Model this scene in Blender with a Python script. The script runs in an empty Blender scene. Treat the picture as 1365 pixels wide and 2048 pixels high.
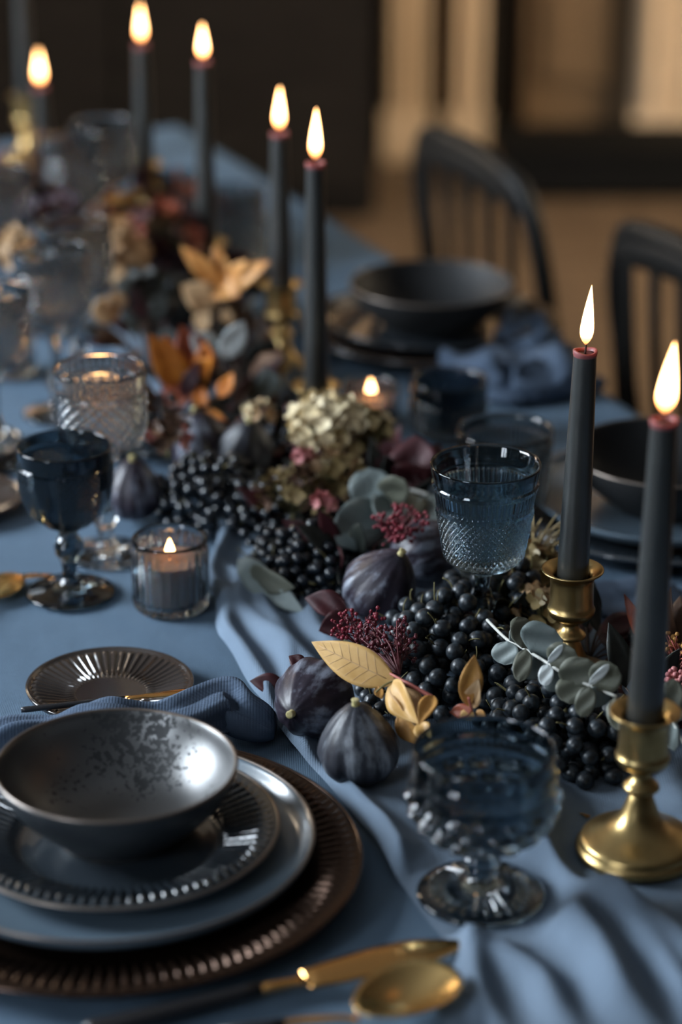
import bpy, math, random
from mathutils import Vector, Matrix, noise
R = math.radians
random.seed(7)
SC = bpy.context.scene
C = bpy.context.collection
PI = math.pi

# ------------------------------------------------------------------ camera, world, light, exposure
TZ = 0.75                      # height of the table top
F = 4836.0; PITCH = R(22); H = 0.821
cam_d = bpy.data.cameras.new('camera'); cam = bpy.data.objects.new('camera', cam_d); C.objects.link(cam)
cam.location = (0, 0, TZ + H); cam.rotation_euler = (R(90) - PITCH, 0, 0)
cam_d.sensor_fit = 'VERTICAL'; cam_d.sensor_height = 36; cam_d.sensor_width = 24; cam_d.lens = 85
cam_d.clip_start = 0.05
cam_d.dof.use_dof = True; cam_d.dof.focus_distance = 1.78; cam_d.dof.aperture_fstop = 2.6
SC.camera = cam

world = bpy.data.worlds.new('world'); SC.world = world; world.use_nodes = True
bg = world.node_tree.nodes['Background']; bg.inputs[0].default_value = (0.42, 0.62, 1.0, 1); bg.inputs[1].default_value = 0.008

def area(name, loc, target, sx, sy, watts, col):
    l = bpy.data.lights.new(name, 'AREA'); l.shape = 'RECTANGLE'; l.size = sx; l.size_y = sy
    l.energy = watts; l.color = col
    o = bpy.data.objects.new(name, l); C.objects.link(o); o.location = loc
    o.rotation_euler = (Vector(target) - Vector(loc)).to_track_quat('-Z', 'Y').to_euler()
    return o
# daylight through the big window of the left wall (behind the camera); the warm fills further back are added
area('window_daylight', (-2.48, 2.05, 1.80), (0.0, 1.6, 0.9), 1.3, 1.05, 165, (0.80, 0.90, 1.0))
area('rear_window_daylight', (-2.48, -1.0, 1.95), (0.0, 0.9, 1.0), 0.75, 1.6, 60, (0.78, 0.88, 1.0))
area('far_warm_fill', (-2.48, 4.8, 2.1), (1.2, 6.1, 1.2), .9, 1.5, 60, (1.0, 0.80, 0.58))  # added fill that brightens the back of the room, no known source
area('right_warm_fill', (3.12, 4.3, 1.9), (1.6, 6.6, 1.2), .9, 1.5, 235, (1.0, 0.82, 0.60))  # added fill from the right, aimed to brighten the beige pilasters

SC.view_settings.view_transform = 'Standard'; SC.view_settings.look = 'None'
SC.view_settings.exposure = 0.12; SC.view_settings.gamma = 1.0; SC.view_settings.use_curve_mapping = False

# ------------------------------------------------------------------ from a pixel of the photograph to the place it shows
def P(px, py, z=0.0):
    dx = (px - 682.5) / F; dy = (py - 1024) / F
    Y = math.cos(PITCH) - dy * math.sin(PITCH); Z = -math.sin(PITCH) - dy * math.cos(PITCH)
    t = (z - H) / Z
    return Vector((dx * t, Y * t, TZ + z))
def Zat(Y, py):                # height over the table of a point at distance Y seen on row py
    a = PITCH + math.atan((py - 1024) / F)
    return H - Y * math.tan(a)
U = Vector((-0.390, 0.921, 0)); N = Vector((0.921, 0.390, 0))      # along and across the table
def TA(off, al, z=0.0): return Vector((N.x*off + U.x*al, N.y*off + U.y*al, TZ + z))
def oa(p): return (p.x*N.x + p.y*N.y, p.x*U.x + p.y*U.y)
TROT = math.atan2(U.y, U.x) - PI/2

# ------------------------------------------------------------------ materials
def mat(name, col=(.5,.5,.5), rough=.5, metal=0, spec=.5, trans=0, ior=1.45, coat=0, sheen=0, sss=0, emit=None, es=0, coat_rough=.05):
    m = bpy.data.materials.new(name); m.use_nodes = True
    b = m.node_tree.nodes['Principled BSDF']; i = b.inputs
    i['Base Color'].default_value = (*col, 1); i['Roughness'].default_value = rough; i['Metallic'].default_value = metal
    i['Specular IOR Level'].default_value = spec; i['Transmission Weight'].default_value = trans; i['IOR'].default_value = ior
    i['Coat Weight'].default_value = coat; i['Coat Roughness'].default_value = coat_rough
    i['Sheen Weight'].default_value = sheen
    if sss: i['Subsurface Weight'].default_value = sss; i['Subsurface Scale'].default_value = .01; i['Subsurface Radius'].default_value = (1,.4,.2)
    if emit: i['Emission Color'].default_value = (*emit, 1); i['Emission Strength'].default_value = es
    return m
def nd(m, t, **kw):
    n = m.node_tree.nodes.new(t)
    for k, v in kw.items():
        if k in n.inputs: n.inputs[k].default_value = v
        else: setattr(n, k, v)
    return n
def lk(m, a, b): m.node_tree.links.new(a, b)
def coords(m, kind='Object', scale=(1,1,1)):
    t = nd(m, 'ShaderNodeTexCoord'); mp = nd(m, 'ShaderNodeMapping'); mp.inputs['Scale'].default_value = scale
    lk(m, t.outputs[kind], mp.inputs[0]); return mp.outputs[0]
def bump(m, h, strength=.3, dist=.001, prev=None):
    b = nd(m, 'ShaderNodeBump'); b.inputs['Strength'].default_value = strength; b.inputs['Distance'].default_value = dist
    lk(m, h, b.inputs['Height'])
    if prev: lk(m, prev, b.inputs['Normal'])
    lk(m, b.outputs[0], m.node_tree.nodes['Principled BSDF'].inputs['Normal']); return b.outputs[0]
def ramp(m, fac, stops):
    r = nd(m, 'ShaderNodeValToRGB'); e = r.color_ramp.elements
    while len(e) < len(stops): e.new(.5)
    for k, (p, c) in enumerate(stops):
        e[k].position = p; e[k].color = (*c, 1) if len(c) == 3 else c
    lk(m, fac, r.inputs[0]); return r.outputs[0]
def noisetex(m, vec, scale, detail=3, rough=.5):
    n = nd(m, 'ShaderNodeTexNoise'); n.inputs['Scale'].default_value = scale; n.inputs['Detail'].default_value = detail
    n.inputs['Roughness'].default_value = rough; lk(m, vec, n.inputs['Vector']); return n.outputs['Fac']
def bsdf(m): return m.node_tree.nodes['Principled BSDF'].inputs
def noisy(name, c1, c2, scale=40, rough=.5, stretch=(1,1,1), bstr=.2, bdist=.0008, **kw):
    m = mat(name, c1, rough, **kw); v = coords(m, 'Object', stretch)
    f = noisetex(m, v, scale, 4)
    lk(m, ramp(m, f, [(.35, c1), (.68, c2)]), bsdf(m)['Base Color'])
    if bstr: bump(m, f, bstr, bdist)
    return m
def fabric(name, c1, c2, weave=1500, wr=.35):
    m = mat(name, c1, .9, spec=.12); v = coords(m)
    lk(m, ramp(m, noisetex(m, v, 9, 5), [(.3, c1), (.7, c2)]), bsdf(m)['Base Color'])
    w1 = nd(m, 'ShaderNodeTexWave', bands_direction='X'); w1.inputs['Scale'].default_value = weave/PI/2; w1.inputs['Distortion'].default_value = .6
    w2 = nd(m, 'ShaderNodeTexWave', bands_direction='Y'); w2.inputs['Scale'].default_value = weave/PI/2; w2.inputs['Distortion'].default_value = .6
    lk(m, v, w1.inputs[0]); lk(m, v, w2.inputs[0])
    a = nd(m, 'ShaderNodeMath', operation='ADD'); lk(m, w1.outputs[1], a.inputs[0]); lk(m, w2.outputs[1], a.inputs[1])
    p = bump(m, a.outputs[0], wr, .0004)
    bump(m, noisetex(m, v, 35, 4), .35, .004, p)
    return m
M = {}
M['cloth'] = fabric('tablecloth_linen', (.096,.147,.208), (.112,.168,.234))
M['runner'] = fabric('runner_linen', (.142,.190,.252), (.162,.214,.280), 1100)
M['napkin'] = fabric('napkin_linen', (.070,.100,.150), (.088,.122,.178), 900)
M['brass'] = noisy('aged_brass', (.40,.275,.115), (.50,.35,.15), 60, rough=.3, metal=1, bstr=.12, bdist=.0006)
rn = noisetex(M['brass'], coords(M['brass']), 90, 4); mr = nd(M['brass'], 'ShaderNodeMapRange'); mr.inputs['To Min'].default_value = .22; mr.inputs['To Max'].default_value = .44
lk(M['brass'], rn, mr.inputs[0]); lk(M['brass'], mr.outputs[0], bsdf(M['brass'])['Roughness'])
M['gold'] = mat('brushed_gold', (.75,.50,.20), .26, metal=1)
M['copper'] = mat('polished_copper_gold', (.80,.42,.14), .16, metal=1)
M['black_handle'] = mat('black_resin', (.012,.012,.014), .35)
M['wax_dark'] = noisy('charcoal_wax', (.017,.018,.017), (.024,.026,.024), 30, rough=.36, bstr=.08, bdist=.0006, spec=.9, coat=.35, coat_rough=.3)
M['wax_rim'] = mat('flame_glow_wax_rim', (.24,.075,.075), .45, sss=.3)  # warm glow of the flame painted into the rim's reddish colour
M['wax_pool'] = mat('melted_wax', (.05,.025,.025), .12, coat=.5)
M['wax_votive'] = mat('pale_votive_wax', (.62,.52,.50), .5, sss=.3)
M['wick'] = mat('charred_wick', (.05,.025,.02), .9)
def flame_mat():
    m = bpy.data.materials.new('candle_flame'); m.use_nodes = True; nt = m.node_tree; nt.nodes.clear()
    o = nt.nodes.new('ShaderNodeOutputMaterial'); e = nt.nodes.new('ShaderNodeEmission')
    t = nt.nodes.new('ShaderNodeTexCoord'); s = nt.nodes.new('ShaderNodeSeparateXYZ'); lk(m, t.outputs['Generated'], s.inputs[0])
    c = ramp(m, s.outputs['Z'], [(0, (.55,.17,.05)), (.16, (1,.38,.12)), (.4, (1,.56,.24)), (.9, (1,.50,.19))])
    st = nd(m, 'ShaderNodeMapRange'); st.inputs['From Max'].default_value = .3; st.inputs['To Min'].default_value = 1.2; st.inputs['To Max'].default_value = 15
    lk(m, s.outputs['Z'], st.inputs[0]); lk(m, c, e.inputs[0]); lk(m, st.outputs[0], e.inputs[1]); lk(m, e.outputs[0], o.inputs[0])
    return m
M['flame'] = flame_mat()
M['glass_blue'] = mat('smoky_blue_glass', (.20,.26,.30), .015, trans=1, ior=1.5)
M['glass_tumbler'] = mat('blue_tumbler_glass', (.34,.47,.55), .015, trans=1, ior=1.5)
M['glass_dark'] = mat('dark_smoky_blue_glass', (.10,.14,.17), .015, trans=1, ior=1.5)
M['glass_grey'] = mat('smoky_grey_glass', (.48,.51,.52), .015, trans=1, ior=1.48)
M['glass_clear'] = mat('clear_glass', (.86,.88,.87), .01, trans=1, ior=1.48)
def glaze():
    m = mat('mottled_black_glaze', (.022,.024,.026), .2, spec=.7); v = coords(m)
    f = noisetex(m, v, 210, 4, .6); g = noisetex(m, v, 17, 2)
    mx = nd(m, 'ShaderNodeMath', operation='MULTIPLY'); lk(m, f, mx.inputs[0]); lk(m, g, mx.inputs[1])
    k = ramp(m, mx.outputs[0], [(.315, (0,0,0)), (.330, (1,1,1))])
    mr = nd(m, 'ShaderNodeMapRange'); mr.inputs['To Min'].default_value = .38; mr.inputs['To Max'].default_value = .6
    lk(m, k, mr.inputs[0]); lk(m, mr.outputs[0], bsdf(m)['Roughness'])
    ms = nd(m, 'ShaderNodeMapRange'); ms.inputs['To Min'].default_value = 1.0; ms.inputs['To Max'].default_value = .3
    lk(m, k, ms.inputs[0]); lk(m, ms.outputs[0], bsdf(m)['Specular IOR Level'])
    return m
M['glaze_bowl'] = glaze()
bsdf(M['glaze_bowl'])['IOR'].default_value = 1.7
M['glaze_out'] = mat('dark_satin_glaze', (.028,.034,.040), .38, spec=.5)
M['matte_black'] = mat('matte_black_glaze', (.016,.017,.018), .6, spec=.35)
M['glaze_rim'] = mat('worn_bronze_rim', (.16,.13,.11), .33, metal=.6)
M['plate_blue'] = noisy('blue_grey_satin_glaze', (.10,.14,.18), (.12,.165,.205), 12, rough=.27, bstr=.05, spec=.6, coat=.3)
M['plate_dark'] = mat('dark_gloss_glaze', (.026,.034,.042), .11, spec=.8, ior=1.7, coat=.4)
M['plate_bronze'] = mat('bronze_lustre_glaze', (.055,.032,.022), .22, metal=.85)
M['plate_brown_refl'] = mat('brown_reflection_gloss_glaze', (.030,.020,.016), .15, spec=.8, ior=1.7)  # warm brown reflection put into the base colour
def fig_mat(name, c1, c2, c3):
    m = mat(name, c1, .42, spec=.45); v = coords(m, 'Object', (1,1,.18))
    f = noisetex(m, v, 95, 5, .6); g = noisetex(m, coords(m), 40, 3)
    a = nd(m, 'ShaderNodeMix', data_type='FLOAT'); a.inputs[0].default_value = .45; lk(m, f, a.inputs[2]); lk(m, g, a.inputs[3])
    lk(m, ramp(m, a.outputs[0], [(.36, c1), (.50, c2), (.62, c3)]), bsdf(m)['Base Color'])
    bump(m, f, .5, .0012); return m
M['fig'] = fig_mat('fig_skin', (.010,.007,.012), (.028,.022,.034), (.19,.21,.26))
M['fig_grey'] = fig_mat('fig_skin_bloomed', (.014,.014,.020), (.042,.046,.058), (.20,.22,.25))
M['fig_stem'] = noisy('fig_stem', (.30,.26,.09), (.50,.42,.22), 200, rough=.6)
def berry_mat():
    m = mat('black_berry_skin', (.008,.012,.017), .34, spec=.6); v = coords(m)
    f = noisetex(m, v, 260, 4, .65)
    lk(m, ramp(m, f, [(.40, (.006,.009,.013)), (.68, (.032,.044,.054))]), bsdf(m)['Base Color'])
    mr = nd(m, 'ShaderNodeMapRange'); mr.inputs['To Min'].default_value = .30; mr.inputs['To Max'].default_value = .50
    lk(m, f, mr.inputs[0]); lk(m, mr.outputs[0], bsdf(m)['Roughness']); bump(m, f, .3, .0006); return m
M['berry'] = berry_mat()
M['berry_gloss'] = mat('glossy_black_berry_skin', (.010,.015,.022), .2, spec=.8)
M['twig'] = mat('dry_green_twig', (.14,.12,.045), .7)
M['twig_dark'] = mat('dark_brown_twig', (.05,.03,.02), .7)
M['twig_red'] = mat('red_twig', (.38,.10,.08), .5)
M['twig_wine'] = mat('wine_red_twig', (.10,.014,.02), .5)
M['twig_pale'] = mat('pale_eucalyptus_stem', (.50,.50,.46), .6)
def leafm(name, c1, c2, rough=.5, scale=60, trans=.0, sheen=0):
    m = noisy(name, c1, c2, scale, rough=rough, bstr=.25, bdist=.0006, sheen=sheen); return m
M['leaf_gold'] = leafm('golden_dry_leaf', (.48,.27,.075), (.62,.38,.14))
M['leaf_ochre'] = leafm('ochre_dry_leaf', (.42,.20,.05), (.58,.30,.08))
M['leaf_orange'] = leafm('orange_autumn_leaf', (.45,.12,.015), (.70,.25,.035))
M['leaf_amber'] = leafm('amber_leaf', (.50,.20,.045), (.66,.32,.09))
M['leaf_tan'] = leafm('tan_dry_leaf', (.45,.27,.13), (.58,.38,.20))
M['leaf_rust'] = leafm('rust_red_leaf', (.20,.045,.025), (.34,.08,.03))
M['leaf_burgundy'] = leafm('burgundy_leaf', (.035,.006,.009), (.065,.011,.014))
M['leaf_dark'] = leafm('near_black_green_leaf', (.012,.016,.014), (.028,.032,.026))
M['leaf_brown'] = leafm('dark_brown_leaf', (.06,.028,.016), (.12,.06,.03))
M['leaf_euc'] = leafm('eucalyptus_leaf_blue_grey', (.14,.175,.172), (.19,.225,.22), .55, 30)
M['leaf_euc_olive'] = leafm('eucalyptus_leaf_olive', (.085,.090,.066), (.125,.13,.10), .55, 30)
M['leaf_euc_pale'] = leafm('eucalyptus_leaf_pale', (.48,.52,.52), (.58,.62,.62), .55, 30)
M['petal_cream'] = leafm('cream_dried_petal', (.60,.49,.29), (.74,.62,.40))
M['petal_khaki'] = leafm('khaki_dried_petal', (.26,.19,.08), (.38,.28,.13))
M['petal_tan'] = leafm('tan_dried_petal', (.36,.22,.11), (.50,.33,.18))
M['petal_pink'] = leafm('dusty_pink_petal', (.50,.16,.17), (.62,.27,.25))
M['bud'] = mat('burgundy_bud', (.075,.008,.016), .3)
M['bud_red'] = mat('crimson_bud', (.17,.012,.025), .35)
M['bud_pale'] = mat('pale_mauve_bud', (.38,.30,.36), .5)
M['chair'] = mat('black_painted_wood', (.008,.008,.008), .45, spec=.3)
M['wood'] = noisy('dark_table_wood', (.05,.03,.02), (.09,.055,.03), 8, rough=.5, stretch=(1,8,1))

# ------------------------------------------------------------------ mesh helpers
def mk(name, verts, faces, m, parent=None, smooth=True, world=False):
    if world and parent is not None:
        o0 = parent.location
        if parent.parent: o0 = o0 + parent.parent.location
        verts = [Vector(v) - o0 for v in verts]
    me = bpy.data.meshes.new(name); me.from_pydata([tuple(v) for v in verts], [], faces)
    me.polygons.foreach_set('use_smooth', [smooth]*len(me.polygons)); me.update()
    me.materials.append(m)
    o = bpy.data.objects.new(name, me); C.objects.link(o)
    if parent is not None: o.parent = parent
    return o
def tag(o, label, cat, group=None, kind=None):
    o['label'] = label; o['category'] = cat
    if group: o['group'] = group
    if kind: o['kind'] = kind
    return o
def thing(name, label, cat, loc=(0,0,0), rotz=0, group=None):
    o = bpy.data.objects.new(name, None); o.empty_display_size = .02; C.objects.link(o)
    o.location = loc; o.rotation_euler = (0, 0, rotz); return tag(o, label, cat, group)
def struct(name, verts, faces, m, smooth=False):
    o = mk(name, verts, faces, m, None, smooth); o['kind'] = 'structure'; return o
def dup(root, loc, rotz=None, label=None, group=None):
    r = root.copy(); C.objects.link(r); r.location = loc
    if rotz is not None: r.rotation_euler = (0, 0, rotz)
    if label: r['label'] = label
    if group: r['group'] = group
    for ch in list(root.children):
        c = ch.copy(); C.objects.link(c); c.parent = r
        for g in list(ch.children):
            d = g.copy(); C.objects.link(d); d.parent = c
    return r
def lathe(prof, n=96, mod=None):
    """prof: (r,z) list from the bottom axis round to the top axis; mod(i,r,z,theta)->(r,z)"""
    V = []; Fc = []; rows = []
    for i, (r, z) in enumerate(prof):
        if r < 1e-6: rows.append([len(V)]); V.append((0, 0, z)); continue
        row = []
        for k in range(n):
            t = 2*PI*k/n; rr, zz = (r, z) if mod is None else mod(i, r, z, t)
            row.append(len(V)); V.append((rr*math.cos(t), rr*math.sin(t), zz))
        rows.append(row)
    for a, b in zip(rows, rows[1:]):
        if len(a) == 1 and len(b) == 1: continue
        for k in range(n):
            k2 = (k+1) % n
            if len(a) == 1: Fc.append((a[0], b[k2], b[k]))
            elif len(b) == 1: Fc.append((a[k], a[k2], b[0]))
            else: Fc.append((a[k], a[k2], b[k2], b[k]))
    return V, Fc
def refine(prof, step):
    out = [prof[0]]
    for (r0, z0), (r1, z1) in zip(prof, prof[1:]):
        n = max(1, int(math.hypot(r1-r0, z1-z0)/step))
        for k in range(1, n+1): out.append((r0+(r1-r0)*k/n, z0+(z1-z0)*k/n))
    return out
def smoothprof(prof, it=2):
    for _ in range(it):
        out = [prof[0]]
        for a, b in zip(prof, prof[1:]):
            out.append((a[0]*.75+b[0]*.25, a[1]*.75+b[1]*.25)); out.append((a[0]*.25+b[0]*.75, a[1]*.25+b[1]*.75))
        out.append(prof[-1]); prof = out
    return prof
def tube(pts, rad, n=8, cap=True):
    pts = [Vector(p) for p in pts]; V = []; Fc = []
    rr = rad if isinstance(rad, (list, tuple)) else [rad]*len(pts)
    up = Vector((0, 0, 1)); d0 = (pts[1]-pts[0]).normalized()
    if abs(d0.z) > .9: up = Vector((1, 0, 0))
    a = d0.cross(up).normalized()
    for i, p in enumerate(pts):
        d = (pts[min(i+1, len(pts)-1)] - pts[max(i-1, 0)]).normalized()
        a = (a - d*a.dot(d)).normalized(); b = d.cross(a)
        for k in range(n):
            t = 2*PI*k/n; V.append(p + (a*math.cos(t) + b*math.sin(t))*rr[i])
    for i in range(len(pts)-1):
        for k in range(n):
            k2 = (k+1) % n; Fc.append((i*n+k, i*n+k2, (i+1)*n+k2, (i+1)*n+k))
    if cap: Fc.append(tuple(range(n))[::-1]); Fc.append(tuple((len(pts)-1)*n+k for k in range(n)))
    return V, Fc
def join(parts):
    V = []; Fc = []
    for v, f in parts:
        o = len(V); V += list(v); Fc += [tuple(i+o for i in q) for q in f]
    return V, Fc
def box(x0, x1, y0, y1, z0, z1):
    V = [(x, y, z) for x in (x0, x1) for y in (y0, y1) for z in (z0, z1)]
    return V, [(0,1,3,2), (4,6,7,5), (0,4,5,1), (2,3,7,6), (0,2,6,4), (1,5,7,3)]
def spline(pts, n=6):
    pts = [Vector(p) for p in pts]; out = []
    for i in range(len(pts)-1):
        p0 = pts[max(i-1, 0)]; p1 = pts[i]; p2 = pts[i+1]; p3 = pts[min(i+2, len(pts)-1)]
        for k in range(n):
            t = k/n
            out.append(.5*((2*p1) + (p2-p0)*t + (2*p0-5*p1+4*p2-p3)*t*t + (3*p1-p0-3*p2+p3)*t**3))
    out.append(pts[-1]); return out
def sphere(r, nu=14, nv=9, c=(0,0,0)):
    V = [(c[0], c[1], c[2]-r)]; Fc = []
    for j in range(1, nv):
        a = -PI/2 + PI*j/nv
        for i in range(nu):
            t = 2*PI*i/nu; V.append((c[0]+r*math.cos(a)*math.cos(t), c[1]+r*math.cos(a)*math.sin(t), c[2]+r*math.sin(a)))
    V.append((c[0], c[1], c[2]+r))
    for i in range(nu): Fc.append((0, 1+(i+1) % nu, 1+i)); Fc.append((len(V)-1, 1+(nv-2)*nu+i, 1+(nv-2)*nu+(i+1) % nu))
    for j in range(nv-2):
        for i in range(nu):
            a = 1+j*nu; Fc.append((a+i, a+(i+1) % nu, a+nu+(i+1) % nu, a+nu+i))
    return V, Fc
def xf(vf, Mx): return [Mx @ Vector(v) for v in vf[0]], vf[1]
VIEW = Vector((0, math.cos(PITCH), -math.sin(PITCH)))

# ------------------------------------------------------------------ room
def quadbox(name, x0, x1, y0, y1, z0, z1, m): v, f = box(x0, x1, y0, y1, z0, z1); return struct(name, v, f, m)
m_floor = mat('worn_wood_floor', (.2,.13,.08), .5)
v = coords(m_floor, 'Object', (1, 6, 1)); lk(m_floor, ramp(m_floor, noisetex(m_floor, v, 3, 6), [(.3, (.07,.044,.025)), (.7, (.135,.09,.054))]), bsdf(m_floor)['Base Color'])
m_wall = noisy('dark_plaster', (.010,.008,.006), (.015,.012,.009), 3, rough=.8)
m_wall_l = noisy('grey_side_plaster', (.05,.047,.042), (.065,.06,.052), 3, rough=.8)
m_beige = noisy('sandstone_plaster', (.50,.37,.24), (.58,.44,.30), 4, rough=.8)
m_umber = noisy('umber_plaster', (.045,.034,.026), (.06,.045,.034), 3, rough=.9)
m_brown = noisy('brown_stained_wood', (.095,.056,.024), (.13,.078,.036), 5, rough=.6, stretch=(6,1,1))
m_cab = noisy('near_black_stained_wood', (.008,.006,.0045), (.013,.010,.0075), 5, spec=.15, rough=.7, stretch=(1,1,6))
m_black = mat('black_painted_boards', (.004,.004,.004), .8, spec=.1)
FX0, FX1, FY0, FY1 = -2.6, 3.2, -3.2, 6.6
struct('floor', [(FX0,FY0,-.05),(FX1,FY0,-.05),(FX1,FY1,-.05),(FX0,FY1,-.05),(FX0,FY0,-.02),(FX1,FY0,-.02),(FX1,FY1,-.02),(FX0,FY1,-.02)], [(0,3,2,1),(4,5,6,7),(0,1,5,4),(1,2,6,5),(2,3,7,6),(3,0,4,7)], m_floor)
bw = 0.145; k = 0; x = FX0 + .006
bm_ = box(0, bw-.004, 3.2, FY1, -.02, 0)
board_me = None
fl = bpy.data.objects['floor']
while x < FX1 - bw:
    if board_me is None:
        o = mk('floor_board', *bm_, m_floor, fl, False); board_me = o.data
    else:
        o = bpy.data.objects.new('floor_board', board_me); C.objects.link(o); o.parent = fl
    o.location = (x, 0, 0); x += bw
mk('floor_underlay', *box(FX0, FX1, FY0, 3.195, -.02, 0), m_floor, fl, False)
quadbox('wall_back', FX0, FX1, FY1, FY1+.1, 0, 3.2, m_wall)
struct('wall_right', *join([box(FX1, FX1+.1, FY0, 3.85, 0, 3.2), box(FX1, FX1+.1, 4.75, FY1, 0, 3.2), box(FX1, FX1+.1, 3.85, 4.75, 0, 1.1), box(FX1, FX1+.1, 3.85, 4.75, 2.7, 3.2)]), m_umber)
quadbox('wall_front', FX0, FX1, FY0-.1, FY0, 0, 3.2, m_wall_l)
quadbox('ceiling', FX0, FX1, FY0, FY1, 3.2, 3.3, mat('white_ceiling_paint', (.28,.28,.28), .9))
# left wall with its two window openings and a third added for the far fill lamp
WINS = [('window_1', -1.6, .1, 1.15, 2.85, 3), ('window_2', 1.2, 2.9, 1.15, 2.5, 3), ('added_window_3', 4.3, 5.3, 1.3, 2.9, 2)]
parts = []; y_ = FY0
for _, a, b, z0, z1, _n in WINS:
    parts += [box(FX0-.1, FX0, y_, a, 0, 3.2), box(FX0-.1, FX0, a, b, 0, z0), box(FX0-.1, FX0, a, b, z1, 3.2)]; y_ = b
parts.append(box(FX0-.1, FX0, y_, FY1, 0, 3.2))
struct('wall_left', *join(parts), m_wall_l)
m_wp = mat('white_window_paint', (.6,.6,.58), .5)
for name, y0, y1, z0, z1, ny in WINS:
    w = .045; p = [box(-2.6, -2.54, y0-w, y0, z0-w, z1+w), box(-2.6, -2.54, y1, y1+w, z0-w, z1+w), box(-2.6, -2.54, y0, y1, z0-w, z0), box(-2.6, -2.54, y0, y1, z1, z1+w)]
    for k in range(1, ny): yy = y0 + (y1-y0)*k/ny; p.append(box(-2.6, -2.46, yy-.025, yy+.025, z0, z1))
    o = struct(name, *join(p), m_wp)
    mk('pane', *box(-2.60, -2.595, y0, y1, z0, z1), M['glass_clear'], o, False)

o = struct('added_window_4', *join([box(FX1-.03, FX1, 3.8, 3.85, 1.05, 2.75), box(FX1-.03, FX1, 4.75, 4.8, 1.05, 2.75), box(FX1-.03, FX1, 3.85, 4.75, 1.05, 1.1), box(FX1-.03, FX1, 3.85, 4.75, 2.7, 2.75)]), m_wp)  # added, unseen window frame around the right fill lamp
mk('pane', *box(FX1, FX1+.005, 3.85, 4.75, 1.1, 2.7), M['glass_clear'], o, False)

def wallx(px, Y, z=.5):          # world x of a pixel column at distance Y and height z
    d = Y*math.cos(PITCH) - (z-TZ-H)*math.sin(PITCH); return (px-682.5)/F*d
# beige pilasters, brown panelled door, beige curtain side, dark settee
Yp = 6.42
def fluted(name, pa, pb, y, d, m, n, z1=3.2):
    x0 = wallx(pa, y, 1.2); x1 = wallx(pb, y, 1.2)
    parts = [box(x0, x1, y, y+d, 0, z1), box(x0-.01, x1+.01, y-.012, y, 0, .14)]
    for k in range(n):
        xx = x0 + (x1-x0)*(k+.5)/n; parts.append(tube([(xx, y, .14), (xx, y, z1)], (x1-x0)/n*.36, 8))
    v_, f_ = join(parts); return struct(name, v_, f_, m)
fluted('trim_1', 780, 866, Yp, .18, m_beige, 3)
fluted('trim_2', 914, 986, Yp+.02, .16, m_beige, 2)
x0 = wallx(1000, Yp+.3, 1.2)
o = quadbox('door_1', wallx(1075, 6.5, 1.2), wallx(1300, 6.5, 1.2), 6.52, 6.6, 0, 3.0, m_brown)
for zz in ((.2, .9), (1.0, 2.8)):
    mk('door_panel', *box(wallx(1110, 6.5, 1.2), wallx(1260, 6.5, 1.2), 6.50, 6.522, *zz), m_brown, o, False)
fluted('trim_3', 1312, 1560, Yp, .18, m_beige, 5)
ch = thing('chest', 'very low black wooden chest on the floor against the brown door', 'chest', (wallx(1185, 6.1, .1), 6.12, 0))
mk('body', *box(-.24, .32, -.13, .13, .02, .115), m_black, ch, False); mk('lid', *box(-.25, .33, -.14, .14, .117, .140), m_black, ch, False)
for sx in (-.2, .28):
    for sy in (-.1, .1): mk('foot', *box(sx-.02, sx+.02, sy-.02, sy+.02, 0, .02), m_black, ch, False)
cbx = wallx(757, 5.8, 1.0)
cb = thing('cabinet', 'tall dark wooden cabinet filling the background left of the beige pilasters', 'cabinet', (cbx-1.25, 5.98, 0))
mk('body', *box(-1.25, 1.25, -.16, .2, .02, 2.9), m_cab, cb, False)
for k in range(4):
    d_ = mk('door', *box(-1.24+.623*k, -1.24+.623*k+.611, -.18, -.162, .08, 2.86), m_cab, cb, False)
    mk('knob', *sphere(.014, 10, 7, (-1.24+.623*k+(.57 if k % 2 == 0 else .04), -.197, 1.1)), M['brass'], d_)
mk('plinth', *box(-1.23, 1.23, -.14, .18, 0, .02), m_cab, cb, False)

# ------------------------------------------------------------------ table, cloth
OFF0, OFF1, AL0, AL1 = .08, 1.175, .55, 3.40
tb = thing('dining_table', 'long dining table under the blue-grey cloth', 'table', TA((OFF0+OFF1)/2, (AL0+AL1)/2, -TZ), TROT)
hw = (OFF1-OFF0)/2 - .012; hl = (AL1-AL0)/2 - .012
mk('tabletop', *box(-hw, hw, -hl, hl, TZ-.04, TZ-.006), M['wood'], tb, False)
for sx in (-1, 1):
    for sy in (-1, 1): mk('leg', *box(sx*(hw-.1)-.03, sx*(hw-.1)+.03, sy*(hl-.15)-.03, sy*(hl-.15)+.03, 0, TZ-.04), M['wood'], tb, False)
def smoothstep(a, b, x): t = max(0, min(1, (x-a)/(b-a))); return t*t*(3-2*t)
def cloth_h(p):
    n = noise.noise(Vector((p.x*5, p.y*5, 2.)))*.0022 + noise.noise(Vector((p.x*13, p.y*13, 5.)))*.0006
    return min(0, n - .0022)
V = []; Fc = []
na, nl = 90, 230; skirt = 8
rows = []
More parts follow.
